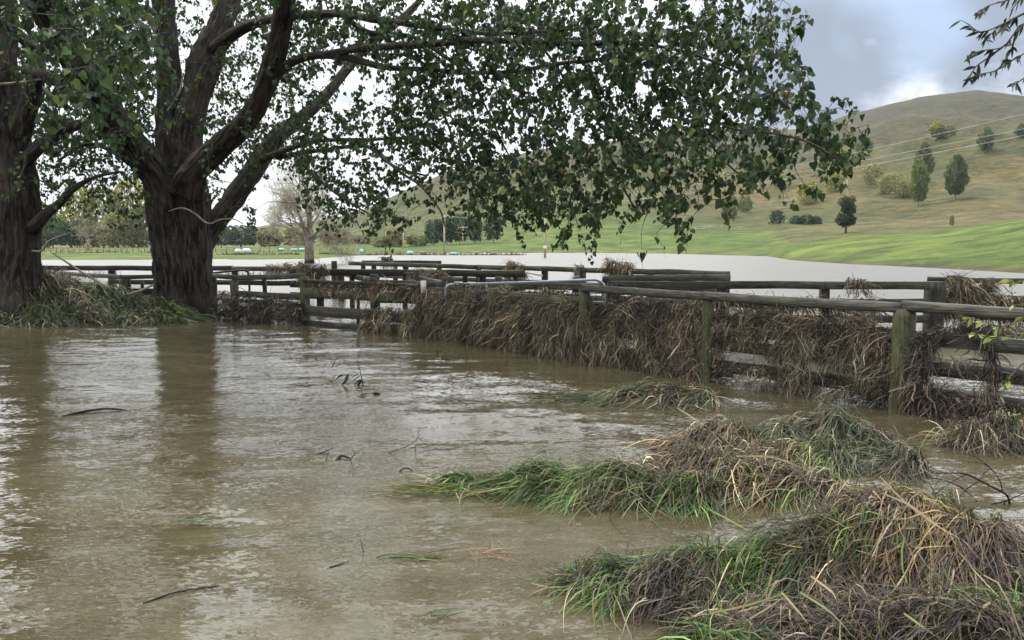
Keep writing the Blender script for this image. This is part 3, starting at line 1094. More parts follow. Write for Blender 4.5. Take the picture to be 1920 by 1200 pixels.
limb(mb, [(362, 540, 17.95, 30), (373, 480, 18.0, 36), (400, 425, 18.2, 40), (440, 370, 18.6, 42), (480, 310, 19, 38), (520, 255, 19.4, 34), (560, 225, 19.8, 24), (610, 180, 20.2, 22), (650, 130, 20.5, 20), (700, 75, 20.8, 17), (770, 20, 21, 14), (830, -60, 21, 11)], nseg=48, step=.06, seed=5)
# horizontal boughs
limb(mb, [(405, 92, 18.2, 26), (440, 62, 17.6, 22), (490, 40, 17.0, 18), (560, 28, 16.2, 16), (640, 26, 15.2, 15), (700, 36, 14.5, 14), (790, 48, 13.6, 12), (900, 62, 12.8, 9), (1010, 60, 12.0, 7), (1120, 50, 11.2, 5)], nseg=18, step=.1, bark=.012, seed=6)
limb(mb, [(505, 150, 16.5, 24), (545, 118, 16.0, 18), (600, 103, 15.4, 16), (660, 110, 14.8, 14), (720, 126, 14.2, 12), (800, 130, 13.4, 10), (880, 136, 12.6, 9), (960, 134, 12.0, 8), (1060, 118, 11.4, 7), (1160, 108, 10.8, 5)], nseg=18, step=.1, bark=.012, seed=7)
limb(mb, [(600, 103, 15.4, 13), (690, 90, 14.3, 14), (780, 85, 13.4, 14), (880, 76, 12.6, 13), (980, 78, 11.9, 12), (1080, 82, 11.3, 11), (1180, 80, 10.8, 9), (1280, 96, 10.2, 7), (1360, 125, 9.7, 6), (1430, 160, 9.3, 5), (1480, 205, 9.0, 4)], nseg=16, step=.1, bark=.012, seed=8)
limb(mb, [(490, 300, 19, 16), (540, 280, 18.0, 12), (600, 264, 17, 9), (680, 262, 16.2, 7), (760, 258, 15.5, 5)], nseg=12, step=.1, bark=.01, seed=9)
limb(mb, [(520, 295, 18.6, 10), (600, 282, 17.2, 7), (690, 275, 16.0, 7), (740, 312, 15, 5), (800, 330, 14.2, 3.5)], nseg=10, step=.1, bark=0, seed=10)
limb(mb, [(690, 275, 16.0, 5), (750, 322, 14.6, 5), (790, 350, 13.6, 4), (826, 396, 12.8, 3.5), (838, 430, 12.3, 3), (872, 442, 12, 2)], nseg=8, step=.1, bark=0, seed=11)
limb(mb, [(640, 26, 15.2, 10), (690, 60, 14.8, 9), (770, 68, 14.2, 7), (840, 110, 13.4, 7), (875, 134, 12.9, 6)], nseg=10, step=.1, bark=0, seed=12)
# long drooping ends
limb(mb, [(1180, 80, 10.8, 5), (1240, 130, 10.5, 4), (1300, 200, 10.2, 3.5), (1370, 240, 9.9, 3), (1450, 250, 8.8, 4), (1520, 268, 8.4, 3.5), (1570, 300, 8.2, 3)], nseg=8, step=.1, bark=0, seed=13)
limb(mb, [(1010, 78, 11.8, 5), (1060, 150, 11.6, 4), (1110, 240, 11.3, 3.5), (1150, 320, 10.4, 4), (1190, 390, 10.2, 3)], nseg=8, step=.1, bark=0, seed=14)
limb(mb, [(880, 136, 12.6, 4), (920, 220, 12.4, 3.5), (960, 300, 12, 3), (1020, 370, 11.2, 3), (1050, 430, 11, 2.5)], nseg=8, step=.1, bark=0, seed=15)
limb(mb, [(780, 130, 13.5, 5), (830, 210, 13, 4.5), (860, 290, 12.4, 4), (900, 370, 12, 3)], nseg=8, step=.1, bark=0, seed=16)
limb(mb, [(1300, 200, 9.8, 4.5), (1340, 280, 9.6, 4), (1400, 340, 9.4, 3), (1440, 372, 9.3, 2.5)], nseg=8, step=.1, bark=0, seed=17)
limb(mb, [(540, 280, 18, 7), (590, 330, 17, 5), (640, 370, 16.2, 4), (690, 400, 15.5, 3)], nseg=8, step=.1, bark=0, seed=18)
limb(mb, [(300, 330, 17.4, 10), (240, 300, 17.0, 8), (170, 270, 16.8, 6), (110, 300, 16.6, 4)], nseg=8, step=.1, bark=0, seed=19)
# crown framework above the picture
limb(mb, [(540, -40, 15.3, 20), (640, -130, 13.4, 16), (760, -210, 11.8, 12), (900, -250, 10.6, 8)], nseg=12, step=.15, bark=0, seed=20)
limb(mb, [(0, -130, 10.8, 24), (150, -260, 10, 18), (320, -380, 9.6, 14), (520, -450, 9.4, 10)], nseg=12, step=.15, bark=0, seed=21)
limb(mb, [(306, 0, 18.5, 20), (200, -200, 16.5, 16), (120, -380, 15, 12), (60, -520, 14, 8)], nseg=12, step=.15, bark=0, seed=22)
mb.build("trunk", M_BARK, T1)

t2b = P(25, 530, 16.6)
T2 = thing("poplar_tree", "dark thick poplar trunk cut off by the left edge of the picture", "tree", (t2b[0], t2b[1], 0))
LIMBS2 = []
mb = MB()
limb(mb, [(22, 600, 16.6, 110), (20, 520, 16.6, 92), (24, 440, 16.6, 84), (22, 340, 16.6, 74), (14, 240, 16.6, 66), (0, 120, 16.6, 56), (-6, 20, 16.7, 54), (-20, -150, 16.8, 44), (-40, -350, 17, 24)], LIMBS2, nseg=64, step=.06, seed=31, flare=root_flare)
limb(mb, [(34, 250, 16.5, 38), (56, 190, 16.2, 30), (70, 120, 15.9, 26), (40, 70, 15.6, 20), (-20, 30, 15.2, 16)], LIMBS2, nseg=24, step=.08, bark=.02, seed=32)
limb(mb, [(44, 305, 16.5, 24), (80, 270, 16.4, 20), (120, 245, 16.2, 17), (160, 228, 16.0, 14), (200, 215, 16.0, 8)], LIMBS2, nseg=18, step=.08, bark=.015, seed=33)
limb(mb, [(60, 430, 16.5, 24), (86, 402, 16.3, 17), (110, 382, 16.2, 14), (140, 352, 16.1, 10), (185, 330, 16, 7), (230, 322, 16, 4)], LIMBS2, nseg=14, step=.08, bark=.01, seed=34)
limb(mb, [(50, 130, 15.8, 22), (100, 150, 15.5, 18), (140, 185, 15.3, 14), (180, 200, 15.2, 8)], LIMBS2, nseg=14, step=.08, bark=.01, seed=35)
mb.build("trunk", M_BARK, T2)

# ---- leaves -----------------------------------------------------------------
DENS = [
    # 40-pixel cells, columns from px 0, rows from py 0
    "64788786323564566653688888877877775200",
    "538999842143355667567888888888888877610",
    "6478999521324676677888888898888788742000",
    "65578994215433621167876777888888888862000",
    "45646883325446310157866657777888888875200",
    "247767733264443524678877666678888745552000",
    "1478755223365366447887644777888888767854200",
    "1467633113354676253788877888888766633225500",
    "13554441021211564334468777766676347630010000",
    "0233213102200037645101788878546610100200000",
    "01100310011200015640014643652015300000000",
    "000000000000100000000000002100100000000000",
]


def leaf_mesh(mb, pos, axis, normal, size, col):
    N = len(pos)
    a = nrm(axis)
    n = nrm(normal - a * (normal * a).sum(1, keepdims=True))
    s = np.cross(a, n)
    shp = np.array([[0, 0, 0], [-.34, -.10, .02], [-.52, .22, .06], [-.30, .62, .03], [0, 1.08, -.10], [.30, .62, .03], [.52, .22, .06], [.34, -.10, .02], [0, .38, -.05]])
    V = pos[:, None] + (s[:, None] * shp[None, :, :1] + a[:, None] * shp[None, :, 1:2] + n[:, None] * shp[None, :, 2:3]) * size[:, None, None]
    b = np.arange(N)[:, None] * 9
    T = [[8, k, (k + 1) % 8] for k in range(8)]
    T = (b[:, :, None] + np.array(T)[None]).reshape(-1, 3)
    mb.add(V.reshape(-1, 3), None, T, np.repeat(col, 9, axis=0))


def cell_depth(px, py, r):
    if px < 300:
        if py < 210 and px > 60 and r.random() < .18:
            return r.uniform(7.0, 10.0)
        return r.uniform(17.6, 21.5) if r.random() < .8 else r.uniform(14, 17)
    if px < 560:
        return r.uniform(18.4, 22) if r.random() < .86 else r.uniform(15, 18)
    c = np.interp(px, [560, 780, 1000, 1250, 1500, 1650], [17, 14.0, 12.2, 10.8, 9.7, 8.9])
    return c + r.uniform(-1.5, 1.6)


r_l = np.random.default_rng(55)
tw_base, tw_px = [], []
for ry, row in enumerate(DENS):
    for cx, ch in enumerate(row):
        dn = int(ch)
        if dn == 0:
            continue
        area = 1600.0
        need = dn ** 1.2 * (.27 if cx < 8 and ry < 7 else .205) * area          # leaf area wanted, px^2
        if dn == 1:
            need *= .7
        while need > 0:
            px = cx * 40 + r_l.uniform(-4, 44)
            py = ry * 40 + r_l.uniform(-26, 22)
            d = cell_depth(px, py, r_l)
            k = r_l.integers(9, 22)
            lp = (0.060 / d * F) ** 2 * .62
            if lp * k > need * 1.6 and r_l.random() < .6:
                k = max(3, int(need / lp))
            tw_base.append((px, py, d, k))
            need -= lp * k
# crown above the frame (shades and is mirrored in the water)
for ry in range(-9, 0):
    for cx in range(-11, 17):
        lim = 1150 if ry >= -1 else 820
        px0 = cx * 80
        if px0 > lim and not (ry >= -1 and px0 < 1400):
            continue
        need = 5.5 * .2 * 6400 * (1.3 if px0 < 240 else 1.0 if px0 < 650 else .8)
        while need > 0:
            px = px0 + r_l.uniform(-5, 85)
            py = ry * 80 + r_l.uniform(0, 80)
            d = r_l.uniform(9, 18) if px < 700 else r_l.uniform(9, 13)
            k = 16
            tw_base.append((px, py, d, k))
            need -= (0.1 / d * F) ** 2 * .62 * k
for px, py, n_, k in ((1455, 12, 3, 3), (1480, 22, 3, 3), (1498, 16, 2, 2), (1480, 195, 2, 7), (1512, 210, 3, 3), (1494, 108, 2, 4), (1506, 106, 2, 3),
                      (1526, 158, 2, 2), (1560, 235, 2, 3), (1585, 228, 2, 3), (1580, 250, 2, 3), (1560, 268, 3, 6), (1545, 285, 3, 6), (1575, 300, 3, 7), (1590, 290, 3, 6), (1600, 296, 2, 4),
                      (1500, 300, 3, 5), (1470, 285, 3, 6)):
    for q in range(n_):
        tw_base.append((px - 32 + r_l.uniform(-7, 7), py - 20 + r_l.uniform(-7, 7), 9.0 + r_l.uniform(-.3, .3), k))

tw = np.array(tw_base)
TP = np.array([P(a, b, c) for a, b, c, _ in tw])
isleft = (tw[:, 0] < 170) & (tw[:, 2] > 14) & (tw[:, 1] > -200)


def crown(sel, limbs, tree, seed, size=.066):
    r = np.random.default_rng(seed)
    bases = TP[sel]
    cnt = tw[sel, 3].astype(int)
    above = tw[sel, 1] < -60
    nodes = np.vstack([pp[::3] for pp, rr in limbs if rr.max() < .5 or True])
    # nodes low on the trunk are no place for twigs
    nodes = nodes[nodes[:, 2] > 2.2]
    near = np.array([np.min(((nodes - b) ** 2).sum(1)) for b in bases])
    order = np.argsort(near)
    N = len(nodes)
    buf = np.zeros((N + len(bases) * 2, 3))
    buf[:N] = nodes
    tws = MB()
    for k in order:
        b = bases[k]
        dd = ((buf[:N] - b) ** 2).sum(1)
        q = int(np.argmin(dd))
        L = math.sqrt(dd[q])
        a = buf[q]
        if L > .05:
            m1 = a + (b - a) * .4 + r.normal(0, .08, 3) * L + np.array([0, 0, .10 * L])
            m2 = a + (b - a) * .75 + r.normal(0, .05, 3) * L + np.array([0, 0, .07 * L])
            r0 = min(.016, .004 + .006 * L)
            if L > .45 and not above[k]:
                pp, rr = smooth_path([a, m1, m2, b], [r0, r0 * .8, r0 * .6, .003], .12)
                sweep(tws, pp, rr, 5, (.1, .08, .06), 0, False)
            else:
                sweep(tws, np.array([a, m1, m2, b]), [r0, r0 * .8, r0 * .6, .003], 4, (.1, .08, .06), 0, False)
            buf[N] = m2
            buf[N + 1] = b
            N += 2
    # leaves along short drooping shoots
    rep = np.repeat(np.arange(len(bases)), cnt)
    n = len(rep)
    sh = nrm(np.column_stack([r.normal(0, .7, len(bases)), r.normal(0, .7, len(bases)), r.uniform(-1.2, .25, len(bases))]))
    shl = r.uniform(.25, .60, len(bases)) * np.clip(tw[sel, 2] / 14, .5, 1.15)
    t = r.random(n)
    pos = bases[rep] + sh[rep] * (t * shl[rep])[:, None] + np.array([0, 0, -.12]) * (t ** 2)[:, None]
    pet = nrm(r.normal(0, 1, (n, 3)) + np.array([0, 0, -.3])) * r.uniform(.03, .075, (n, 1))
    ax = nrm(np.column_stack([r.normal(0, .55, n), r.normal(0, .55, n), np.full(n, -1.0)]) + pet * 4)
    nm = np.column_stack([r.normal(0, 1, n), r.normal(0, 1, n), r.normal(0, .35, n)])
    pos = pos + pet
    sz = size * np.exp(r.normal(0, .23, n)) * np.where(above[rep], 1.35, 1.0)
    px, py = proj(pos)
    pals = [(4, (0.031, 0.053, 0.020)), (2, (0.056, 0.084, 0.026)), (1.5, (0.018, 0.033, 0.015)), (.6, (0.10, 0.12, 0.04)), (.012, (.30, .25, .05))]
    col = palette(n, pals, .25, r)
    # some lower right leaves are mixed towards a yellower green
    warm = np.clip((py - 250) / 200, 0, 1) * np.clip((px - 850) / 300, 0, 1) * (r.random(n) < .35)
    col = col * (1 - warm[:, None] * .8) + np.array([0.085, 0.10, 0.028]) * warm[:, None] * .8
    lv = MB()
    leaf_mesh(lv, pos, ax, nm, sz, col)
    for k in range(len(bases)):
        e = bases[k] + sh[k] * shl[k] + np.array([0, 0, -.12])
        if not above[k]:
            sweep(tws, np.array([bases[k], (bases[k] + e) / 2 + np.array([0, 0, .03]), e]), [.003, .0025, .0015], 3, (.1, .08, .06), 0, False)
    tws.build("twigs", M_TWIG, tree)
    lv.build("crown", M_LEAF, tree, smooth=False)
    print("leaves", n, "shoots", len(bases))


crown(np.where(~isleft)[0], LIMBS, T1, 301)
crown(np.where(isleft)[0], LIMBS2 + LIMBS[:1], T2, 302)

# pale dead sticks caught on the trunks
def stick(name, label, pts, mat, cat="stick", nseg=6, group=None, side=()):
    W = [P(a, b, d) if len(q) == 4 else None for q in pts for a, b, d, _ in [q]]
    Rr = [q[3] / 2 / F * w_[1] for q, w_ in zip(pts, W)]
    m = MB()
    pp, rr = smooth_path(W, Rr, .03)
    sweep(m, pp, rr, nseg, (.2, .2, .2))
    for sp in side:
        W2 = [P(a, b, d) for a, b, d, _ in sp]
        R2 = [q[3] / 2 / F * w_[1] for q, w_ in zip(sp, W2)]
        pp, rr = smooth_path(W2, R2, .03)
        sweep(m, pp, rr, nseg, (.2, .2, .2))
    o = m.build(name, mat)
    return tag(o, label, cat, group)


stick("dead_branch", "pale bare curved branch in front of the forked trunk", [(316, 396, 17.0, 2), (340, 390, 16.95, 3), (362, 398, 16.9, 3.2), (384, 416, 16.9, 3.6), (396, 419, 16.9, 3), (412, 412, 17.0, 3), (438, 411, 17.1, 2.5), (456, 420, 17.1, 2)], M_PALEBARK, "branch")
stick("dead_branch", "thin pale bent stick hanging high in the trunk fork", [(343, 140, 17.4, 3), (338, 168, 17.3, 4), (325, 190, 17.3, 4), (312, 210, 17.3, 3)], M_PALEBARK, "branch")
stick("dead_branch", "pale straight stick across the left edge near the dark trunk", [(0, 158, 15.7, 5), (40, 154, 15.6, 4), (92, 146, 15.5, 3)], M_PALEBARK, "branch")
stick("dead_branch", "long thin dead branch leaning from the left fence onto the grassy bank", [(98, 474, 17.6, 3), (150, 508, 17.3, 4), (200, 540, 17.2, 5), (260, 590, 16.9, 4)], M_PALEBARK, "branch")
stick("dead_branch", "pale dead branch propped between the bank and the foot of the forked trunk", [(230, 556, 17.0, 5), (262, 545, 17.0, 5), (288, 534, 17.2, 4)], M_PALEBARK, "branch", side=[[(215, 540, 17.0, 4), (250, 575, 16.9, 5), (262, 590, 16.8, 4)]])
stick("dead_branch", "bare hanging branch beside the dark left trunk", [(60, 470, 16.1, 3), (78, 470, 16.0, 4), (92, 452, 15.9, 4), (120, 440, 15.9, 3), (135, 436, 15.9, 2)], M_PALEBARK, "branch")
#@@NEXT2
# ------------------------------------------------------------------ stockyard fences
def post(parent, x, y, ztop, dia, seed=0, mat=None, lean=(0, 0)):
    m = MB()
    z0 = -.7
    pts = np.array([[x + lean[0] * (z - z0) / 2, y + lean[1] * (z - z0) / 2, z] for z in np.linspace(z0, ztop, 22)])
    rad = np.full(22, dia / 2) * (1 + .03 * np.sin(np.arange(22) * .9 + seed))
    rad[-1] *= .93
    sweep(m, pts, rad, 18, (.3, .3, .2), .006, True, seed)
    return m.build("post", mat or M_POST, parent)


def sq_post(parent, x, y, ztop, wd, seed=0, mat=None, rz=0):
    m = MB()
    beam(m, (x, y, -.7), (x + .001, y, ztop), wd, wd, seed=seed, jit=.005)
    return m.build("post", mat or M_DARKWOOD, parent)


def rail(parent, a, b, zc, ht, th=.05, seed=0, mat=None, zc2=None, off=0.0, sag=0.0):
    """a, b: (x, y) ends; zc: centre height"""
    a, b = np.array(a, float), np.array(b, float)
    d = (b - a) / np.linalg.norm(b - a)
    nn = np.array([d[1], -d[0]])
    if nn[1] > 0:
        nn = -nn
    a2, b2 = a + nn * off, b + nn * off
    m = MB()
    beam(m, (*a2, zc), (*b2, zc if zc2 is None else zc2), th, ht, seed=seed, sag=sag)
    return m.build("rail", mat or M_WOOD, parent)


def gx(px, py, z):
    q = G(px, py, z)
    return (q[0], q[1])


def at(px, d):
    """ground point under a pixel column at distance d"""
    q = P(px, 560, d)
    return (q[0], q[1])


A1, A2, A3, A4, A5, A6, A7, A8 = at(440, 17.3), at(572, 16.0), at(790, 13.9), at(925, 12.4), at(1096, 10.8), at(1326, 9.2), at(1697, 7.5), None
dirn = np.array(A7) - np.array(A6)
A8 = tuple(np.array(A7) + dirn / np.linalg.norm(dirn) * 2.4)

f = thing("stockyard_fence", "nearest timber stockyard fence with thick round posts, its lower rails hung with straw", "fence", (A6[0], A6[1], 0))
post(f, *A5, 1.00, .175, 1)
post(f, *A6, .98, .155, 2, lean=(.02, 0))
post(f, *A7, 1.0, .205, 3)
post(f, *A8, 1.0, .2, 4)
post(f, *A4, .93, .2, 5)
capoff = .0
rail(f, A5, A6, 1.005, .095, .11, 1, M_WOODG, off=.03)
rail(f, (A6[0] - .0, A6[1]), A7, 1.008, .095, .11, 2, M_WOODG, zc2=1.008, off=.03)
rail(f, A7, A8, 1.02, .10, .11, 3, M_WOODG, off=.03)
for k, z in enumerate((.72, .45, .19)):
    rail(f, A5, A6, z, .13, .045, 10 + k, off=-.09)
    rail(f, A6, A7, z, .13, .045, 14 + k, off=-.09)
    rail(f, A7, A8, z, .13, .045, 18 + k, off=-.10, mat=M_WOODG if k == 0 else M_WOOD)
rail(f, A4, A5, .80, .16, .045, 22, off=-.09, mat=M_POST)
rail(f, A3, A4, .80, .16, .045, 23, off=-.09)
for k, z in enumerate((.52, .26)):
    rail(f, A3, A5, z, .15, .045, 24 + k, off=-.12)

# boarded pen between the straw wall and the trunk
f = thing("stockyard_fence", "dark boarded pen fence with broad mossy boards carrying two small faded tags", "fence", (A2[0], A2[1], 0))
post(f, *A2, .97, .21, 6)
post(f, *A3, .96, .18, 7, M_DARKWOOD)
sq_post(f, *at(672, 15.0), .90, .06, 8)
for k, (z, h_, mt) in enumerate(((.885, .06, M_DARKWOOD), (.665, .17, M_POST), (.30, .20, M_WOOD), (.035, .15, M_DARKWOOD))):
    rail(f, A2, A3, z, h_, .045, 30 + k, mt, off=.06)
rail(f, A2, A3, .80, .035, .035, 36, M_DARKWOOD, off=.03)

f = thing("stockyard_fence", "light topped rail fence running from the boarded pen behind the forked trunk", "fence", (A1[0], A1[1], 0))
A0 = at(402, 19.3)
AL1, AL2 = at(232, 19.0), at(84, 22.0)
post(f, *A1, .84, .19, 9)
post(f, *A0, .82, .15, 10, M_DARKWOOD)
post(f, *AL1, .80, .19, 11)
sq_post(f, *at(243, 19.3), .78, .08, 12)
sq_post(f, *at(268, 19.6), .72, .07, 13)
sq_post(f, *at(497, 17.0), .86, .08, 14)
rail(f, A2, A1, .985, .11, .09, 40, M_WOODG, zc2=.90)
rail(f, A1, A0, .895, .11, .09, 41, M_WOODG, zc2=.86, off=.003)
rail(f, A0, AL1, .86, .10, .09, 42, M_WOODG, zc2=.84)
rail(f, AL1, AL2, .845, .10, .09, 43, M_WOODG, zc2=.86, off=.003)
rail(f, A2, A1, .55, .13, .045, 44, off=.0)
rail(f, A2, A1, .22, .13, .045, 45, off=.0, mat=M_DARKWOOD)
rail(f, A0, AL1, .45, .20, .045, 46, off=-.08, mat=M_DARKWOOD)

f = thing("stockyard_fence", "dark long rail fence far left, crossing behind both big trunks", "fence", (-9, 24.5, 0))
E0, E1, E2, E3 = at(108, 24.6), at(212, 24.6), at(442, 24.2), at(560, 23.6)
for k, (q, dd) in enumerate(((E0, .2), (E1, .24), (E2, .2), (at(340, 24.4), .2))):
    post(f, *q, .93, dd, 50 + k, M_DARKWOOD)
rail(f, at(82, 24.6), E2, .90, .15, .06, 54, M_DARKWOOD, off=.14)
rail(f, E2, E3, .90, .14, .06, 55, M_WOODG, off=.14)
rail(f, E1, E3, .48, .15, .05, 56, M_DARKWOOD, off=.14)

f = thing("stockyard_fence", "heavy double railed fence behind the boarded pen, hung with wet straw", "fence", (-2, 19.5, 0))
Q0, Q1 = at(545, 20.6), at(985, 19.0)
for k, px in enumerate((600, 660, 705, 760, 822, 872, 905, 966)):
    d = np.interp(px, [545, 985], [20.6, 19.0])
    sq_post(f, *at(px, d + .16), .90, .12 if k % 2 else .17, 60 + k)
rail(f, Q0, Q1, .915, .17, .06, 68, M_DARKWOOD)
rail(f, Q0, Q1, .58, .15, .05, 69, M_DARKWOOD)
rail(f, Q0, Q1, .30, .15, .05, 70, M_DARKWOOD)

f = thing("stockyard_fence", "short farthest rail of the yards, draped with a dark knot of debris", "fence", (-5, 27, 0))
for k, px in enumerate((682, 742, 824)):
    post(f, *at(px, 27.5), 1.0, .18, 75 + k, M_DARKWOOD)
rail(f, at(680, 27.3), at(828, 27.0), 1.02, .12, .08, 78, M_DARKWOOD)
rail(f, at(680, 27.3), at(828, 27.0), .60, .12, .05, 79, M_DARKWOOD)

f = thing("stockyard_fence", "rail fence in the middle of the yards running right to a square end post", "fence", (1.5, 20, 0))
Cl, Cr = at(655, 27.0), at(1366, 17.0)


def lerp_fence(px, a=(655, 27.0), b=(1366, 17.0)):
    # follow the straight line on the ground
    p0, p1 = np.array(at(*a)), np.array(at(*b))
    xr = (px - 960) / F / math.cos(TH) * .995
    t = (xr * p0[1] - p0[0]) / ((p1[0] - p0[0]) - xr * (p1[1] - p0[1]))
    return tuple(p0 + (p1 - p0) * t)


for k, px in enumerate((700, 760, 897, 951, 1022, 1093, 1160, 1222, 1300, 1360)):
    q = lerp_fence(px)
    (sq_post if k % 2 else lambda p_, x, y, z, w_, s_: post(p_, x, y, z, w_ * 1.1, s_, M_DARKWOOD))(f, q[0], q[1] + .14, 1.0, .16, 80 + k)
segs = [(655, 897), (897, 1093), (1093, 1368)]
for k, (a, b) in enumerate(segs):
    rail(f, lerp_fence(a), lerp_fence(b), .985, .13, .06, 91 + k, M_DARKWOOD if k == 0 else M_WOOD, off=.002 * k)
    rail(f, lerp_fence(a), lerp_fence(b), .62, .13, .05, 95 + k, M_DARKWOOD, off=.002 * k)
    rail(f, lerp_fence(a), lerp_fence(b), .30, .13, .05, 98 + k, M_DARKWOOD, off=.002 * k)

f = thing("stockyard_fence", "low mossy double rail behind the pipe gate, in front of the square ended fence", "fence", (1.0, 15.8, 0))
D0, D1, D2 = at(835, 15.6), at(1130, 15.4), at(1368, 15.9)
for k, (px, d) in enumerate(((845, 15.7), (935, 15.7), (1080, 15.6), (1136, 15.6), (1222, 15.8), (1284, 15.9))):
    post(f, *at(px, d), .98, .17, 110 + k, M_WOOD)
rail(f, D0, D1, .80, .14, .05, 117, M_POST)
rail(f, D1, D2, .95, .13, .05, 118, M_WOOD)
rail(f, D0, D2, .50, .14, .05, 119, M_DARKWOOD)
rail(f, D0, D2, .20, .14, .05, 120, M_DARKWOOD)

f = thing("stockyard_fence", "level rail fence right of the pipe gate ending at a broad square post", "fence", (4.5, 12.6, 0))
Bl, Bm, Br = at(1140, 12.7), at(1545, 12.6), at(1742, 12.6)
for k, (px, wd) in enumerate(((1146, .16), (1350, .14), (1545, .14))):
    sq_post(f, *at(px, 12.72), .99, wd, 130 + k, M_WOOD)
sq_post(f, *at(1752, 12.72), 1.02, .26, 134, M_DARKWOOD)
rail(f, Bl, Bm, .965, .125, .05, 135, M_WOOD)
rail(f, Bm, Br, .965, .125, .05, 136, M_WOOD)
rail(f, Bl, Br, .69, .12, .05, 137, M_DARKWOOD)
rail(f, Bl, Br, .42, .12, .05, 138, M_DARKWOOD)
rail(f, Bl, Br, .14, .12, .05, 139, M_DARKWOOD)

f = thing("stockyard_fence", "rear rail fence at the right edge above a ragged debris mat", "fence", (8, 12.9, 0))
Rl, Rr_ = at(1737, 13.3), at(2080, 12.4)
sq_post(f, *at(1990, 12.75), 1.0, .15, 140, M_DARKWOOD)
rail(f, Rl, Rr_, 1.03, .085, .085, 141, M_DARKWOOD, off=.0)
for k, z in enumerate((.72, .42, .14)):
    rail(f, Rl, Rr_, z, .12, .05, 142 + k, M_DARKWOOD)

# crossing rails inside the yards
f = thing("stockyard_fence", "dark cross rails between the pens behind the boarded fence", "fence", (-3, 18, 0))
rail(f, at(640, 22.4), at(700, 18.2), .80, .13, .05, 150, M_DARKWOOD)
rail(f, at(760, 21.5), at(835, 16.4), .78, .15, .05, 151, M_DARKWOOD)
rail(f, at(700, 18.2), at(860, 17.2), .74, .13, .05, 152, M_WOOD)
rail(f, at(700, 18.2), at(860, 17.2), .36, .15, .05, 153, M_DARKWOOD)
for k, (px, d) in enumerate(((640, 22.6), (702, 18.4), (836, 16.6), (628, 24.5))):
    post(f, *at(px, d), .93 if k < 3 else 1.12, .2, 154 + k, M_DARKWOOD)

# pipe gates
def pipe(mb, pts, r):
    pp, rr = smooth_path(pts, np.full(len(pts), r), .02)
    sweep(mb, pp, rr, 10, (.4, .4, .4), 0, True)


g = thing("pipe_gate", "blue grey galvanised pipe gate above the wall of straw", "gate", (0, 13.6, 0))
pl, pr = P(836, 536, 13.3), P(1133, 528, 14.0)
m = MB()
pipe(m, [pl + [0, 0, -.75], pl + [0, 0, -.3], pl + [0, 0, -.06], pl + [.02, 0, -.015], pl + [.07, .01, .015], pl + [.2, .03, .02], (pl + pr) / 2 + [0, 0, .02], pr + [-.25, 0, .03], pr + [-.12, 0, .02], pr + [-.04, 0, -.03], pr + [0, 0, -.1], pr + [0, 0, -.4], pr + [0, 0, -.8]], .027)
m.build("frame", M_PIPE, g)
for k, dz in enumerate((-.20, -.36, -.55)):
    m = MB()
    pipe(m, [pl + [0.02, 0, dz], (pl + pr) / 2 + [0, 0, dz], pr + [-.02, 0, dz]], .014)
    m.build("bar", M_PIPE, g)
m = MB()
pipe(m, [pl + [.12, .02, -.02], pl + [.12, .02, -.7]], .016)
m.build("upright", M_PIPE, g)

g = thing("pipe_gate", "small dark pipe gate just right of the forked trunk", "gate", (-7.5, 21.5, 0))
pl, pr = P(398, 512, 21.5), P(466, 509, 21.3)
m = MB()
pipe(m, [pl, (pl + pr) / 2 + [0, 0, .03], pr + [-.15, 0, .03], pr + [-.04, 0, 0], pr + [0, 0, -.08], pr + [.01, 0, -.3], pr + [.01, 0, -.75]], .03)
m.build("frame", M_DARKWOOD, g)
m = MB()
pipe(m, [pl + [0, 0, -.25], pr + [0, 0, -.25]], .016)
m.build("bar", M_DARKWOOD, g)
g = thing("pipe_gate", "rusty pipe gate frame showing between the left trunk and the rail fence", "gate", (-13, 23, 0))
pl, pr = P(78, 500, 23.5), P(116, 500, 23.5)
m = MB()
pipe(m, [pl, pr + [-.12, 0, .0], pr + [-.03, 0, -.03], pr + [0, 0, -.12], pr + [0, 0, -.9]], .035)
m.build("frame", M_DARKTWIG, g)
m = MB()
pipe(m, [pl + [0, 0, -.3], pr + [0, 0, -.3]], .02)
m.build("bar", M_DARKTWIG, g)

# little faded tags nailed to the pen
m = MB()
q = P(794, 538, 13.66)
box(m, q, .095, .012, .22, .35)
tag(m.build("tag", M_TAG), "upright faded white plastic tag nailed to the post by the pipe gate", "tag")
m = MB()
q = P(623, 551, 15.35)
box(m, q, .15, .012, .075, .35)
tag(m.build("tag", M_TAG), "small cream tag on the second board of the pen fence", "tag")

# white broken slats inside the yards
for (lab, a, b) in (("pale broken slat lying aslant behind the middle rails", P(985, 511, 18.2), P(1017, 517, 18.0)), ("pale slanting rod lower down behind the middle rails", P(1003, 531, 17.3), P(1037, 546, 17.2))):
    m = MB()
    beam(m, a, b, .03, .04)
    tag(m.build("slat", M_PALEPOST), lab, "slat")

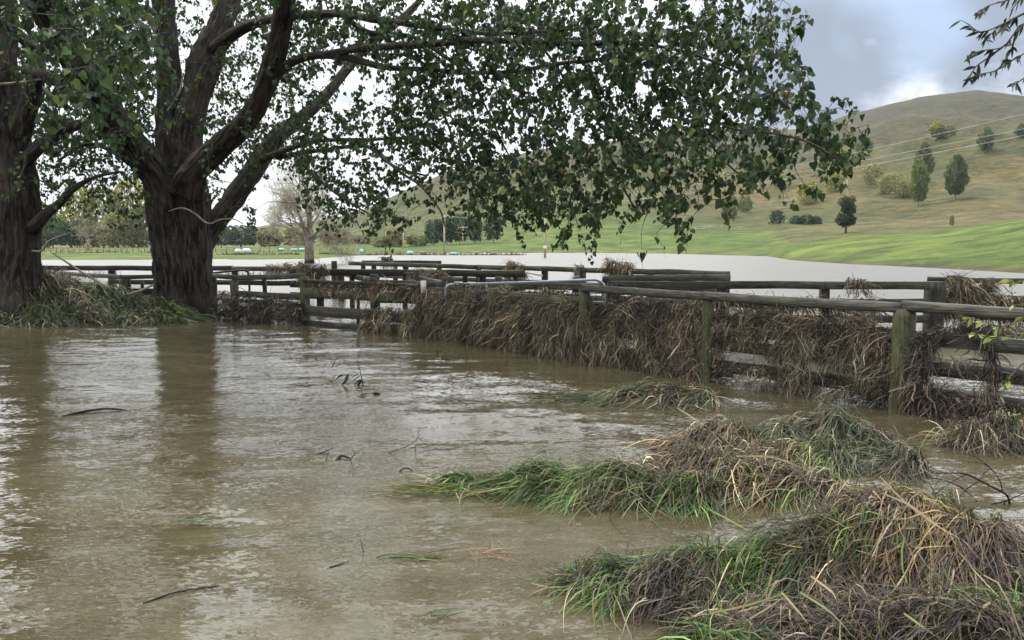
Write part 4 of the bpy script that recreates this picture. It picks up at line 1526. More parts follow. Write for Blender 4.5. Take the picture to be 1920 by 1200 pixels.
# ------------------------------------------------------------------ flood debris on the fences
def debris(name, label, cat, line, n, zlo, zhi, lens, wid, seed, pal=BROWN, front=.10, shift=0.0, hole=None, bend=.55, lean=.35, split=None,
           rolls=(), thick=.12, group=None, wob=.22, back=False, shags=True):
    """straw hung over rails along a ground polyline; zlo/zhi: heights at which strands start"""
    r = np.random.default_rng(seed)
    L = np.array(line, float)
    seg = np.linalg.norm(np.diff(L, axis=0), axis=1)
    cum = np.concatenate([[0], np.cumsum(seg)])
    s = r.random(n) * cum[-1]
    x = np.interp(s, cum, L[:, 0])
    y = np.interp(s, cum, L[:, 1])
    dv = nrm(L[-1] - L[0])
    nn = np.array([dv[1], -dv[0]])
    if nn[1] > 0:
        nn = -nn
    mid = L.mean(0)
    t = thing(name, label, cat, (mid[0], mid[1], 0), group)
    zh = zhi(s) if callable(zhi) else np.full(n, zhi)
    zl = zlo(s) if callable(zlo) else np.full(n, zlo)
    u = r.random(n) ** .8
    z = zl + (zh - zl) * u
    ragged = (fbm(s * 2.6, seed, 0, 4, seed) - .5) * .22
    z = z + ragged * (u > .3)
    # belly of the mat bulges towards the stream
    rel = np.clip((z - zl) / np.maximum(zh - zl, .01), 0, 1)
    bulge = front * (.35 + .65 * np.sin(np.pi * np.clip(1 - rel, 0, 1) * .8)) * (.6 + .8 * fbm(s * 1.4, z * 2, 0, 3, seed + 4))
    off = bulge * r.uniform(.2, 1.15, n) + r.uniform(-thick, 0, n) * .3 + shift
    base = np.column_stack([x + nn[0] * off, y + nn[1] * off, z])
    cn = (fbm(s * 3.0, z * 3.5, 0, 2, seed + 1) - .5) * 4.2
    ln = (cn * lean + r.normal(0, .28, n))
    d0 = np.column_stack([dv[0] * ln, dv[1] * ln, r.uniform(-1.0, .15, n)]) + np.column_stack([nn[0] * np.ones(n), nn[1] * np.ones(n), np.zeros(n)]) * r.uniform(.0, .45, n)[:, None]
    ll = r.uniform(lens[0], lens[1], n) * np.exp(r.normal(0, .25, n))
    keep = np.ones(n, bool)
    if hole is not None:
        for fr in (.15, .45):
            px, py = proj(base + (np.array([0, 0, -1]) + d0 * np.array([.6, .6, 0])) * (ll * fr)[:, None])
            keep &= r.random(n) > hole(px, py)
        for fr in (1.0, .8):
            px, py = proj(base + np.array([0, 0, -1]) * (ll * fr)[:, None])
            ll = np.where(r.random(n) < hole(px, py), ll * .7, ll)
    base, d0, ll = base[keep], d0[keep], ll[keep]
    k = keep.sum()
    ww = wid * np.exp(r.normal(0, .45, k))
    cl = np.exp((fbm(s[keep] * 6, z[keep] * 6, 0, 3, seed + 21) - .5) * 2.4)[:, None]
    col = palette(k, pal, .3, r) * cl
    a = r.random(k) < .70
    m = MB()
    hang(m, base[a], d0[a], ll[a], ww[a], col[a], 6, bend, (0, 0, -1), wob, r)
    m.build("hanging_straw", M_STRAW, t)
    m = MB()
    b = ~a
    d1 = nrm(d0[b] + r.normal(0, .9, (b.sum(), 3)))
    hang(m, base[b], d1, ll[b] * .7, ww[b] * .8, col[b] * 1.15, 5, .15, (0, 0, -1), .3, r)
    m.build("loose_straw", M_STRAW, t)
    if n > 3000:
        m = MB()
        for q in range(n // 200):
            ss_ = r.random() * cum[-1]
            zc_ = r.uniform(max(np.min(zl), .03), np.max(zh))
            c_ = np.array([np.interp(ss_, cum, L[:, 0]) + nn[0] * (shift + front * .9), np.interp(ss_, cum, L[:, 1]) + nn[1] * (shift + front * .9), zc_])
            if hole is not None and hole(*[np.atleast_1d(v_) for v_ in proj(c_)])[0] > .5:
                continue
            dr = nrm(np.array([dv[0], dv[1], 0]) * r.normal(0, .8) + np.array([nn[0], nn[1], 0]) * r.normal(0, .25) + np.array([0, 0, r.normal(0, .7)]))
            ln_ = r.uniform(.12, .42) * (1.6 if r.random() < .15 else 1)
            kk_ = r.normal(0, .04, 3)
            sweep(m, np.array([c_ - dr * ln_ / 2, c_ + kk_, c_ + dr * ln_ / 2]), np.array([1, .8, .5]) * r.uniform(.003, .009), 5, (.1, .1, .1), 0, False)
        if m.V:
            m.build("sticks", M_TWIG, t)
    if rolls:
        m = MB()
        for (s0, s1, zc, rad) in rolls:
            ss = np.arange(s0, s1, .05)
            ss = ss[ss <= cum[-1]]
            if len(ss) < 8:
                continue
            px_ = np.interp(ss, cum, L[:, 0]) + nn[0] * shift
            py_ = np.interp(ss, cum, L[:, 1]) + nn[1] * shift
            zz = zc + (vn(ss * 3, zc * 9, 0, seed) - .5) * .05
            rr = rad * (.35 + 1.1 * vn(ss * 3.1, zc * 7, 0, seed + 2)) * np.sin(np.linspace(0.05, math.pi - .05, len(ss))) ** .4
            sweep(m, np.column_stack([px_, py_, zz]), np.maximum(rr, .012), 14, (.05, .04, .03), .02, True, seed)
        if m.V:
            m.build("matted_core", M_MUD, t)
    return t


def ell(px, py, list_, soft=.5):
    v = np.zeros(len(px))
    for (cx, cy, rx, ry) in list_:
        q = ((px - cx) / rx) ** 2 + ((py - cy) / ry) ** 2
        v = np.maximum(v, np.clip((1.35 - q) / soft, 0, 1))
    return v


# wall of straw left of the corner post
off_nn = np.array([-.02, -.06])
debris("straw_wall", "thick brown wall of straw hanging on the fence below the pipe gate", "flood debris",
       [np.array(A3) + [-.05, 0], A4, A5], 25000, .0, .82, (.14, .42), .007, 201, front=.17, shift=-.08, lean=.75, wob=.28, bend=.4,
       rolls=[(0, 9, .7, .09), (0, 9, .48, .12), (0, 9, .25, .14), (0, 9, .06, .13)])
debris("straw_wall", "brown straw wall with see through gaps between corner post and thick round post", "flood debris",
       [A5, A6, A7], 30000, .0, .86, (.10, .34), .0055, 202, front=.13, shift=-.11, lean=.9, wob=.34, bend=.34,
       hole=lambda px, py: ell(px, py, [(1398, 664, 50, 12), (1395, 700, 68, 13), (1528, 692, 16, 9), (1565, 722, 34, 13), (1545, 668, 10, 7), (1645, 700, 6, 9), (1180, 652, 10, 6), (1265, 664, 4, 9), (1452, 650, 9, 6), (1480, 700, 12, 6), (1600, 745, 20, 5), (1360, 590, 24, 5)], .4) * .985,
       rolls=[(0, 2.2, .7, .09), (0, 2.0, .45, .11), (0, 2.4, .12, .13), (3.2, 5.4, .72, .08), (2.6, 4.4, .17, .05), (2.2, 3.8, .45, .035), (3.9, 5.4, .4, .1), (3.8, 5.4, .12, .14)])
debris("debris_heap", "twiggy dark debris heap packed behind the thick round post", "flood debris",
       [np.array(A7) + [.12, -.05], np.array(A7) + [.62, -.45]], 6500, .0, .84, (.12, .36), .006, 203, pal=DARKB, front=.14, lean=.6, wob=.4, bend=.35,
       hole=lambda px, py: ell(px, py, [(1800, 700, 50, 55), (1775, 680, 14, 8)], .4) * .97, rolls=[(0, .4, .74, .05), (0, .35, .5, .06), (0, .6, .05, .1)])
debris("debris_heap", "low spur of dark stems trailing right from the thick post into the water", "flood debris",
       [np.array(A7) + [.25, -.2], np.array(A7) + [.95, -.55], np.array(A8) + [-.35, .45]], 2600, -.05, lambda s: .30 * np.clip(1.2 - s, .15, 1), (.12, .34), .006, 204, pal=DARKB, front=.16, lean=.8, wob=.45, bend=.3,
       rolls=[(0, 1.5, .05, .12)])
for k, (z0, lab, s0, s1) in enumerate(((.455, "strands of straw on the second lowest front rail at the right edge", 0.25, 2.4), (.20, "strands of straw on the lowest front rail at the right edge", .5, 2.4))):
    dd = (np.array(A8) - np.array(A7)) / 2.4
    debris("debris_strand", lab, "flood debris", [np.array(A7) + dd * s0 + [.07, .07], np.array(A8) + [.07, .07]], 900, z0 - .02, z0 + .05, (.06, .2), .006, 205 + k, front=.05, lean=.9, wob=.4, bend=.3,
           rolls=[(0, 2.3, z0 + .0, .045)])
for k, (z0, lab) in enumerate(((.46, "fringe of straw along the second lowest front rail left of the thick post"), (.20, "fringe of straw along the lowest front rail left of the thick post"))):
    debris("debris_strand", lab, "flood debris", [np.array(A6) + [.06, -.06], np.array(A7)], 1500, z0 - .03, z0 + .06, (.05, .17), .0055, 207 + k, front=.05, shift=-.07, lean=.9, wob=.4, bend=.3,
           rolls=[(0, 2.3, z0 + .05, .035)])
# debris over the boarded pen
debris("debris_tangle", "tangle of reddish stems caught along the boarded pen fence", "flood debris",
       [np.array(A2) + [.1, -.05], A3], 1900, .70, .90, (.12, .35), .011, 210, front=.10, lean=1.2, wob=.4, bend=.25,
       pal=BROWN + [(2, (.15, .075, .05))], rolls=[(.8, 3.0, .82, .04)])
debris("debris_tangle", "brown straw clump hanging mid way along the boarded pen", "flood debris",
       [at(690, 14.7), at(730, 14.4), at(790, 13.75)], 1700, .0, .5, (.15, .42), .009, 211, front=.16, lean=.6, wob=.3,
       hole=lambda px, py: ell(px, py, [(640, 570, 35, 10), (745, 572, 26, 8), (705, 570, 10, 5), (662, 602, 14, 10), (745, 605, 12, 10), (765, 612, 6, 5)], .5) * .95,
       rolls=[(.6, 2.4, .1, .1)])
debris("debris_tangle", "dark leafy tangle filling the fence corner next to the forked trunk", "flood debris",
       [at(408, 17.6), at(450, 17.1), at(572, 15.85)], 3200, .0, .55, (.12, .36), .010, 212, front=.2, lean=1.2, wob=.45, bend=.25,
       pal=DARKB + [(1.2, (.06, .075, .03))], rolls=[(0, 3, .1, .16), (.2, 3, .4, .09)])
# rear fences
def small(label, a, b, n, z0, z1, seed, rad=.06, lens=(.1, .34), front=.08):
    L_ = np.linalg.norm(np.array(b) - np.array(a))
    debris("debris_strand", label, "flood debris", [a, b], n, z0, z1, lens, .011, seed, front=front, lean=.7, wob=.35, bend=.4,
           pal=BROWN, rolls=[(0, L_, (z0 + z1) / 2, rad)])


small("dark mat of straw on the lower rail behind the open gaps", at(1345, 12.55), at(1640, 12.55), 1700, .55, .78, 220, .09, (.12, .4))
small("frayed straw mat under the corner post rails", at(1140, 12.55), at(1330, 12.55), 1300, .50, .80, 221, .07, (.12, .35))
small("wide dark curtain of debris beneath the rear rail at the right edge", at(1765, 13.1), at(2060, 12.3), 3600, .45, .82, 222, .14, (.15, .45), .14)
small("grey straw bunch draped over the rear rail right of the square post", at(1772, 13.1), at(1818, 12.95), 750, .85, 1.1, 223, .045, (.2, .5), .07)
small("small straw bunch draped over the rear rail nearest the right edge", at(1833, 12.95), at(1862, 12.9), 420, .88, 1.08, 224, .04, (.1, .28), .06)
small("lower strip of debris far behind the front rail at the right edge", at(1765, 12.6), at(2060, 12.0), 1700, .08, .32, 225, .08, (.1, .3), .1)
small("dark knot of debris over the farthest rail", at(716, 26.9), at(738, 26.9), 420, .98, 1.2, 226, .12, (.15, .4), .1)
small("bunch of straw over the middle rail left of the pole", lerp_fence(954), lerp_fence(985), 800, .6, 1.15, 227, .1, (.2, .5), .1)
small("pale tuft of straw on the middle rail above the pipe gate", lerp_fence(1082), lerp_fence(1094), 260, .85, 1.08, 228, .05, (.15, .35), .06)
small("spiky mound of straw on the middle rails", lerp_fence(1140), lerp_fence(1190), 1100, .85, 1.2, 229, .09, (.15, .4), .12)
small("wet straw mat hanging over the heavy rails behind the pen", at(775, 19.6), at(835, 19.4), 1500, .45, .98, 230, .12, (.2, .55), .16)
small("straw tuft on the rails at the foot of the bare tree", at(560, 20.4), at(612, 20.3), 1200, .75, 1.12, 231, .1, (.15, .4), .14)
small("dark scruffy line of straw on the far rail right of the forked trunk", at(500, 23.4), at(575, 23.2), 900, .75, 1.08, 232, .09, (.12, .35), .12)
small("thin line of straw on the bare rail right of centre", at(1590, 12.5), at(1630, 12.5), 200, .84, 1.04, 233, .018, (.1, .25), .04)
small("dark straw fringe below the pipe gate", at(850, 13.3), at(1090, 11.6), 1500, .72, .95, 234, .035, (.1, .35), .08)

# ------------------------------------------------------------------ things drifting in the stream
def fl(px, py, h=0.0):
    q = G(px, py, 0)
    q[2] = h
    return q


def twig_thing(name, label, cat, branches, mat, leaves=(), lmat=None):
    m = MB()
    for br in branches:
        pts = [np.array(q[:3]) for q in br[0]]
        rad = br[1]
        pp, rr = smooth_path(pts, np.linspace(rad, rad * .4, len(pts)), .02)
        sweep(m, pp, rr, 6, (.1, .1, .1))
    if not leaves:
        return tag(m.build(name, mat), label, cat)
    t = thing(name, label, cat, branches[0][0][0])
    m.build("stem", mat, t)
    m2 = MB()
    r = np.random.default_rng(len(leaves))
    base = np.array([q[0] for q in leaves])
    d0 = np.array([q[1] for q in leaves])
    ll = np.array([q[2] for q in leaves])
    hang(m2, base, d0, ll, ll * .22, palette(len(ll), [(1, leaves[0][3])], .25, r), 4, .25, (0, 0, -1), .08, r)
    m2.build("leaves", lmat or M_GRASS, t)
    return t


tb_ = fl(640, 724)
d_ = tb_[1]
dk = (0.012, 0.010, 0.010)
q0, q1, q2 = P(682, 725, d_), P(674, 690, d_), P(668, 683, d_)
lv_ = [(P(x, y, d_), np.array([dx, .1, dz]), .10, dk) for x, y, dx, dz in
       ((655, 702, -1, -.7), (650, 701, -1, -.8), (642, 703, -1, -.4), (672, 702, -1, -.3), (674, 706, -1, -.4), (676, 712, -1, -.5), (678, 716, -1, -.5), (679, 712, -1, -.9), (676, 717, -.8, -.9), (654, 707, -1, -1.1), (650, 714, -1, -.6), (644, 720, -1, -.3), (636, 722, -1, -.1), (682, 724, -1, 0))]
twig_thing("leafy_twig", "dark leafy twig standing out of the brown water in mid stream", "twig",
           [([P(682, 728, d_), q1, P(670, 684, d_)], .006), ([P(634, 666, d_), P(652, 682, d_), P(664, 698, d_), P(676, 698, d_)], .003), ([P(622, 690, d_), P(634, 666, d_)], .006), ([P(664, 698, d_), P(650, 712, d_), P(640, 722, d_)], .003)],
           M_DARKTWIG, lv_, M_GRASS)
twig_thing("floating_leaves", "few dark leaves floating just below the standing leafy twig", "leaves",
           [([fl(676, 742, .01), fl(700, 740, .02), fl(716, 740, .0)], .006)], M_DARKTWIG,
           [(fl(690, 741, .015), np.array([-1, .1, .35]), .13, dk), (fl(700, 741, .015), np.array([1, .1, .1]), .14, dk), (fl(684, 743, .015), np.array([-1, 0, .0]), .1, dk), (fl(712, 741, .012), np.array([-1, 0, .1]), .1, dk)])
twig_thing("floating_stick", "straight dark floating stick in the shade at the left", "stick",
           [([fl(117, 782, .0), fl(160, 775, .02), fl(205, 771, .025), fl(243, 771, .005)], .016)], M_DARKTWIG)
twig_thing("floating_stick", "long thin dark stick drifting near the bottom left", "stick",
           [([fl(268, 1132, .0), fl(320, 1118, .012), fl(372, 1108, .012), fl(418, 1098, .0)], .005)], M_DARKTWIG)
twig_thing("curved_twig", "dark hooped twig sticking out of the water left of the green tuft", "twig",
           [([fl(749, 890, .0), P(750, 884, 5.45), P(758, 878, 5.45), P(768, 879, 5.45), P(775, 886, 5.45), P(774, 893, 5.4)], .006)], M_DARKTWIG)
twig_thing("floating_twig", "small branching brown twig afloat above the hooped twig", "twig",
           [([fl(728, 852, .01), P(760, 838, 5.8), P(781, 824, 5.8), P(786, 802, 5.8)], .004), ([fl(778, 845, 0), P(781, 824, 5.8)], .003), ([P(783, 820, 5.8), P(806, 838, 5.7)], .003), ([fl(806, 840, 0), fl(824, 834, .03)], .003)], M_TWIG)
twig_thing("floating_twig", "dark twig lump afloat left of the branching brown twig", "twig",
           [([fl(592, 856, .01), fl(626, 849, .04)], .006), ([fl(630, 866, 0), fl(640, 862, .03), fl(655, 864, .02)], .014), ([fl(655, 862, 0), P(664, 852, 5.65), P(660, 840, 5.65)], .004), ([P(664, 852, 5.65), fl(684, 843, .02)], .003), ([fl(610, 868, 0), fl(616, 858, .05)], .004)], M_DARKTWIG)
twig_thing("floating_twig", "faint brown twig crossing the water in front of the straw wall", "twig",
           [([fl(1040, 752, 0), fl(1075, 746, .02), fl(1117, 747, .02)], .008), ([fl(820, 668, 0), P(822, 655, 11.3), fl(828, 666, .02)], .007), ([fl(828, 672, .01), fl(846, 676, .01)], .01)], M_DARKTWIG)
twig_thing("floating_twig", "thin upright stem rising from the water near the bottom centre", "twig", [([fl(682, 1036, 0), P(675, 1008, 3.95)], .0025)], M_TWIG)
twig_thing("floating_twig", "short dark stick beside the thin upright stem", "twig", [([fl(618, 1066, .005), fl(655, 1056, .01)], .004)], M_DARKTWIG)


def tuft(name, label, px, py, n, length, ang, pal, seed, spread=.25, wid=.006, sx=.1):
    r = np.random.default_rng(seed)
    q = fl(px, py)
    base = np.column_stack([q[0] + r.normal(0, sx, n), q[1] + r.normal(0, sx * .4, n), np.abs(r.normal(0, .01, n)) + .004])
    a = ang + r.normal(0, spread, n)
    d = np.column_stack([np.cos(a), np.sin(a), r.uniform(.02, .22, n)])
    m = MB()
    hang(m, base, d, length * np.exp(r.normal(0, .3, n)), wid * np.exp(r.normal(0, .2, n)), palette(n, pal, .25, r), 4, .09, (0, 0, -1), .06, r)
    return tag(m.build(name, M_GRASS), label, "grass")


tuft("floating_grass", "small bunch of bright green blades drifting left of the bottom heap", 765, 1050, 20, .15, .25, GREEN[:3], 401)
tuft("floating_straw", "loose pale straw fan adrift just left of the bottom heap", 900, 1046, 26, .20, .4, [(1, (.32, .19, .10)), (1, (.22, .13, .07))], 402, .7, .003, .07)
tuft("floating_grass", "strip of olive grass on the water left of the low tuft", 1075, 750, 70, .28, 3.0, GREYGREEN, 403, .3, .009, .22)
tuft("floating_grass", "submerged green blades near the bottom edge", 800, 1160, 12, .10, .4, GREEN[:3], 404, .6, .005, .05)
tuft("floating_grass", "tiny green blades adrift in the middle of the brown water", 345, 980, 14, .12, .3, GREEN[:3], 405, .3, .006, .04)
tuft("floating_grass", "thin grass skirt trailing under the swamped dark tuft", 880, 920, 130, .30, 3.0, STRAW[:2] + GREEN[:2], 406, .3, .006, .2)

# pale straw fallen on the heaps
m = MB()
q = P(1602, 1054, 3.33)
beam(m, q + [-.085, 0, .012], q + [.085, .01, .02], .012, .028, round_=.1)
tag(m.build("plastic_strip", M_PLASTIC), "mint green plastic strip lying on the big grass heap", "plastic strip")


def long_straws(name, label, items, mat, wid=.006):
    t = thing(name, label, "straw", P(*items[0][0][0]))
    for pts, c in items:
        W = np.array([P(*q) for q in pts])
        pp, _ = smooth_path(W, np.ones(len(W)), .04)
        m = MB()
        ribbon(m, pp[:, None, :], np.array([[0.15, .1, 1.0]]), np.array([wid]), np.array([c]))
        m.build("stalk", mat, t)
    return t


pale = (.42, .33, .19)
long_straws("loose_straw", "long pale stalks jutting from the crest of the big heap", [
    ([(1650, 893, 3.35), (1690, 935, 3.3), (1740, 975, 3.25), (1800, 1010, 3.1)], pale), ([(1655, 925, 3.3), (1710, 950, 3.25), (1790, 1010, 3.15)], pale),
    ([(1660, 905, 3.4), (1665, 940, 3.35)], pale)], M_STRAW, .008)
long_straws("loose_straw", "bent pale stalks sprawled over the green grass at the bottom edge", [
    ([(1330, 1150, 2.95), (1400, 1135, 2.9), (1480, 1110, 2.92)], (.3, .29, .1)), ([(1405, 1160, 2.85), (1440, 1140, 2.85), (1475, 1115, 2.88)], pale),
    ([(1465, 1110, 2.9), (1500, 1150, 2.8), (1515, 1170, 2.8)], pale), ([(1500, 1110, 2.9), (1560, 1150, 2.75), (1600, 1195, 2.7)], (.22, .26, .14)),
    ([(1695, 1150, 2.72), (1730, 1175, 2.68), (1765, 1200, 2.65)], (.35, .36, .14)), ([(1520, 1080, 3.0), (1560, 1110, 2.9), (1570, 1130, 2.85)], pale)], M_STRAW, .009)
long_straws("loose_straw", "dry stalks leaning out of the brown heap over the green tuft", [
    ([(1270, 765, 6.2), (1310, 790, 6.1), (1350, 815, 6.0)], pale), ([(1362, 757, 6.3), (1361, 790, 6.1)], (.3, .32, .2)),
    ([(1380, 855, 5.1), (1450, 858, 5.1), (1520, 885, 5.05), (1550, 905, 5.0)], pale)], M_STRAW, .012)
long_straws("loose_straw", "single pale stalk lying along the waterline of the green tuft", [
    ([(1030, 950, 4.72), (1110, 948, 4.72), (1200, 940, 4.75), (1240, 938, 4.75)], pale)], M_STRAW, .014)

# bare branch in the water at the right edge
dz_ = 4.75
twig_thing("bare_branch", "bare dark branch arching out of the water at the right edge", "branch",
           [([P(1893, 945, dz_), P(1889, 930, dz_), P(1878, 922, dz_), P(1850, 908, dz_), P(1812, 889, dz_), P(1780, 887, dz_), P(1755, 887, dz_)], .008),
            ([P(1880, 923, dz_), P(1876, 905, dz_), P(1868, 890, dz_), P(1855, 876, dz_), P(1838, 862, dz_), P(1815, 852, dz_), P(1795, 850, dz_)], .004),
            ([P(1855, 876, dz_), P(1840, 868, dz_), P(1810, 866, dz_)], .003), ([P(1857, 880, dz_), P(1846, 886, dz_), P(1838, 903, dz_)], .003),
            ([P(1812, 890, dz_), P(1790, 900, dz_), P(1765, 918, dz_), fl(1735, 938)], .003),
            ([P(1806, 916, dz_), P(1790, 908, dz_), P(1760, 898, dz_), P(1732, 896, dz_)], .005),
            ([P(1834, 903, dz_), P(1815, 915, dz_), P(1798, 935, dz_), P(1797, 955, dz_)], .0035),
            ([P(1808, 918, dz_), P(1832, 940, dz_), P(1810, 943, dz_)], .003),
            ([P(1798, 935, dz_), P(1775, 944, dz_), fl(1745, 950)], .003), ([P(1893, 938, dz_), P(1870, 943, dz_), P(1850, 947, dz_)], .006),
            ([P(1890, 938, dz_), P(1920, 925, dz_)], .005), ([P(1884, 940, dz_), P(1880, 955, dz_), P(1875, 960, dz_)], .005)], M_DARKTWIG)

# ------------------------------------------------------------------ overhanging shoots near the camera
def shoot(label, name, paths, d, lsize, lcol, n_per, seed, tree_mat, lw=.2, droop=-.35, jit=.2):
    r = np.random.default_rng(seed)
    t = thing(name, label, "branch", P(*paths[0][0], d))
    m, m2 = MB(), MB()
    for path in paths:
        pts = [P(a, b, d + r.uniform(-.1, .1)) for a, b in path]
        pp, rr = smooth_path(pts, np.linspace(.0045, .0015, len(pts)) * d / 3.5, .01)
        sweep(m, pp, rr, 5, (.1, .1, .1))
        L_ = len(pp)
        n = int(n_per * L_ / 30)
        k = r.integers(int(L_ * .15), L_, n)
        tg = nrm(pp[np.minimum(k + 1, L_ - 1)] - pp[np.maximum(k - 1, 0)])
        dd = nrm(tg + r.normal(0, .45, (n, 3)) + np.array([0, 0, droop]))
        ll = lsize * np.exp(r.normal(0, .22, n))
        tp = lambda tt: np.array([.15, .75, 1.0, .9, .45, .05])[:len(tt)]
        p = pp[k].copy()
        pos = [p.copy()]
        for q in range(5):
            p = p + dd * (ll / 5)[:, None]
            dd = nrm(dd + np.array([0, 0, -.07]))
            pos.append(p.copy())
        ribbon(m2, np.array(pos), nrm(np.cross(dd, r.normal(0, 1, (n, 3)))), ll * lw * 2, palette(n, lcol, jit, r), tp)
    m.build("stems", tree_mat, t)
    m2.build("leaves", M_LEAF, t, smooth=True)


shoot("hanging gum shoot with slender dark leaves in the top right corner", "leafy_branch",
      [[(1990, -20), (1930, 20), (1880, 45), (1840, 60), (1815, 45), (1802, 38)], [(1990, -60), (1930, -15), (1890, 0), (1850, 12), (1830, 30)],
       [(1960, 10), (1905, 60), (1880, 88), (1840, 95), (1812, 105)], [(1905, 60), (1895, 95), (1870, 130), (1835, 140), (1812, 150)],
       [(1980, 60), (1935, 90), (1905, 110), (1885, 118)], [(1985, 110), (1940, 135), (1915, 150), (1900, 160)], [(1930, 20), (1890, 40), (1860, 62), (1845, 80)],
       [(1880, 88), (1850, 110), (1830, 125), (1822, 138)], [(1950, -40), (1915, -5), (1900, 15)]],
      4.2, .056, [(3, (0.025, 0.035, 0.020)), (1, (0.045, 0.055, 0.03))], 16, 501, M_TWIG, .12)
shoot("yellow green willow shoot hanging in front of the right end of the front rail", "leafy_branch",
      [[(1990, 560), (1930, 590), (1880, 612), (1835, 600), (1795, 590)], [(1990, 600), (1930, 622), (1870, 632), (1810, 625)], [(1990, 640), (1935, 670), (1900, 700), (1880, 735), (1872, 760)],
       [(1985, 505), (1940, 520), (1905, 530), (1890, 522)], [(1960, 560), (1930, 570), (1900, 572)]],
      3.6, .048, [(3, (0.22, 0.26, 0.06)), (2, (0.30, 0.28, 0.07)), (1, (0.12, 0.17, 0.05))], 9.0, 502, M_TWIG, .19, -.15)

# ------------------------------------------------------------------ weeds poking out of the flood on the left
for (lab, px0, px1, d, n) in (("thin brown weed stems standing in the flood between the two trunks", 150, 200, 40, 120), ("brown weed stems standing in the flood right of the forked trunk", 405, 480, 40, 170)):
    r = np.random.default_rng(px0)
    a, b = P(px0, 490, d), P(px1, 490, d)
    base = np.column_stack([r.uniform(a[0], b[0], n), r.uniform(d - 2, d + 2, n), np.zeros(n)])
    d0 = np.column_stack([r.normal(0, .4, n), r.normal(0, .3, n), np.ones(n)])
    m = MB()
    hang(m, base, d0, r.uniform(.2, .55, n), np.full(n, .025), palette(n, [(1, (.16, .10, .07))], .3, r), 4, .1, (0, 0, -1), .3, r)
    tag(m.build("weeds", M_STRAW), lab, "weeds")

# ------------------------------------------------------------------ the bare tree behind the yards
def grow(mb, p, d, L, rad, lvl, r, ends, gravity=.03, maxl=6, spread=.55, kids=(2, 4)):
    n = 5
    pts = [p]
    for k in range(n):
        d = nrm(d + r.normal(0, .09, 3) + np.array([0, 0, gravity]))
        pts.append(pts[-1] + d * L / n)
    rr = np.linspace(rad, rad * .62, n + 1)
    sweep(mb, np.array(pts), rr, 10 if lvl == 0 else (6 if lvl < 3 else 3), (.3, .25, .2), 0, False)
    if lvl >= maxl:
        ends.append(pts[-1])
        return
    for k in range(r.integers(kids[0], kids[1] + 1)):
        t = 1.0 if k == 0 else r.uniform(.35, 1.0)
        q = pts[int(round(t * n))]
        dd = nrm(d + r.normal(0, spread, 3) * (0.5 if k == 0 else 1.0))
        grow(mb, q, dd, L * r.uniform(.62, .86), max(rad * .62 * (1.0 if k == 0 else r.uniform(.5, .8)), .008), lvl + 1, r, ends, gravity, maxl, spread, kids)


def bare_tree(label, px, py, d, h, rad, seed, mat, maxl=6, leaf=None, lean=0.0):
    r = np.random.default_rng(seed)
    b = P(px, py, d)
    t = thing("bare_tree", label, "tree", b)
    m = MB()
    ends = []
    b0 = b - np.array([0, 0, .5])
    top = b + np.array([lean, 0, h * .26])
    sweep(m, np.array([b0, (b0 + top) / 2, top]), [rad * 1.15, rad, rad * .85], 14, (.3, .25, .2), .03, True, 5)
    for k, (sx, sz, f) in enumerate(((-.9, .55, .8), (-.45, 1, 1.0), (0.02, 1, 1.15), (.3, 1, 1.1), (.8, .6, .85), (-.2, .9, .9), (.5, .8, .8), (-1.0, .15, .7), (1.0, .12, .75), (.1, .5, .7), (-.6, .35, .6), (.7, .3, .6))):
        s_ = top - np.array([0, 0, h * .12 * r.random()])
        dd = nrm(np.array([sx, r.normal(0, .5), sz]))
        grow(m, s_, dd, h * .21 * f, rad * .38 * f, 1, r, ends, .02, maxl)
    m.build("trunk", mat, t)
    # dense fine sprays of twigs
    E = np.array(ends)
    n = len(E) * 3
    base = np.repeat(E, 3, axis=0)
    dirs = r.normal(0, 1, (n, 3)) + np.array([0, 0, .2])
    m = MB()
    hang(m, base, dirs, r.uniform(.3, .8, n) * h / 10, np.full(n, .018 * h / 10), palette(n, leaf or [(1, (.27, .235, .20)), (1, (.36, .32, .27))], .2, r), 3, .1, (0, 0, -1), .25, r)
    m.build("twigs", M_FARLEAF, t)
    return t


bare_tree("large bare grey tree standing in the flood behind the yards", 580, 488, 70, 11.0, .42, 601, M_PALEBARK, 6)
bare_tree("small leafless pale tree in the field between the two big trunks", 166, 469, 185, 11.5, .35, 602, M_PALEBARK, 4, [(1, (.34, .30, .24))])

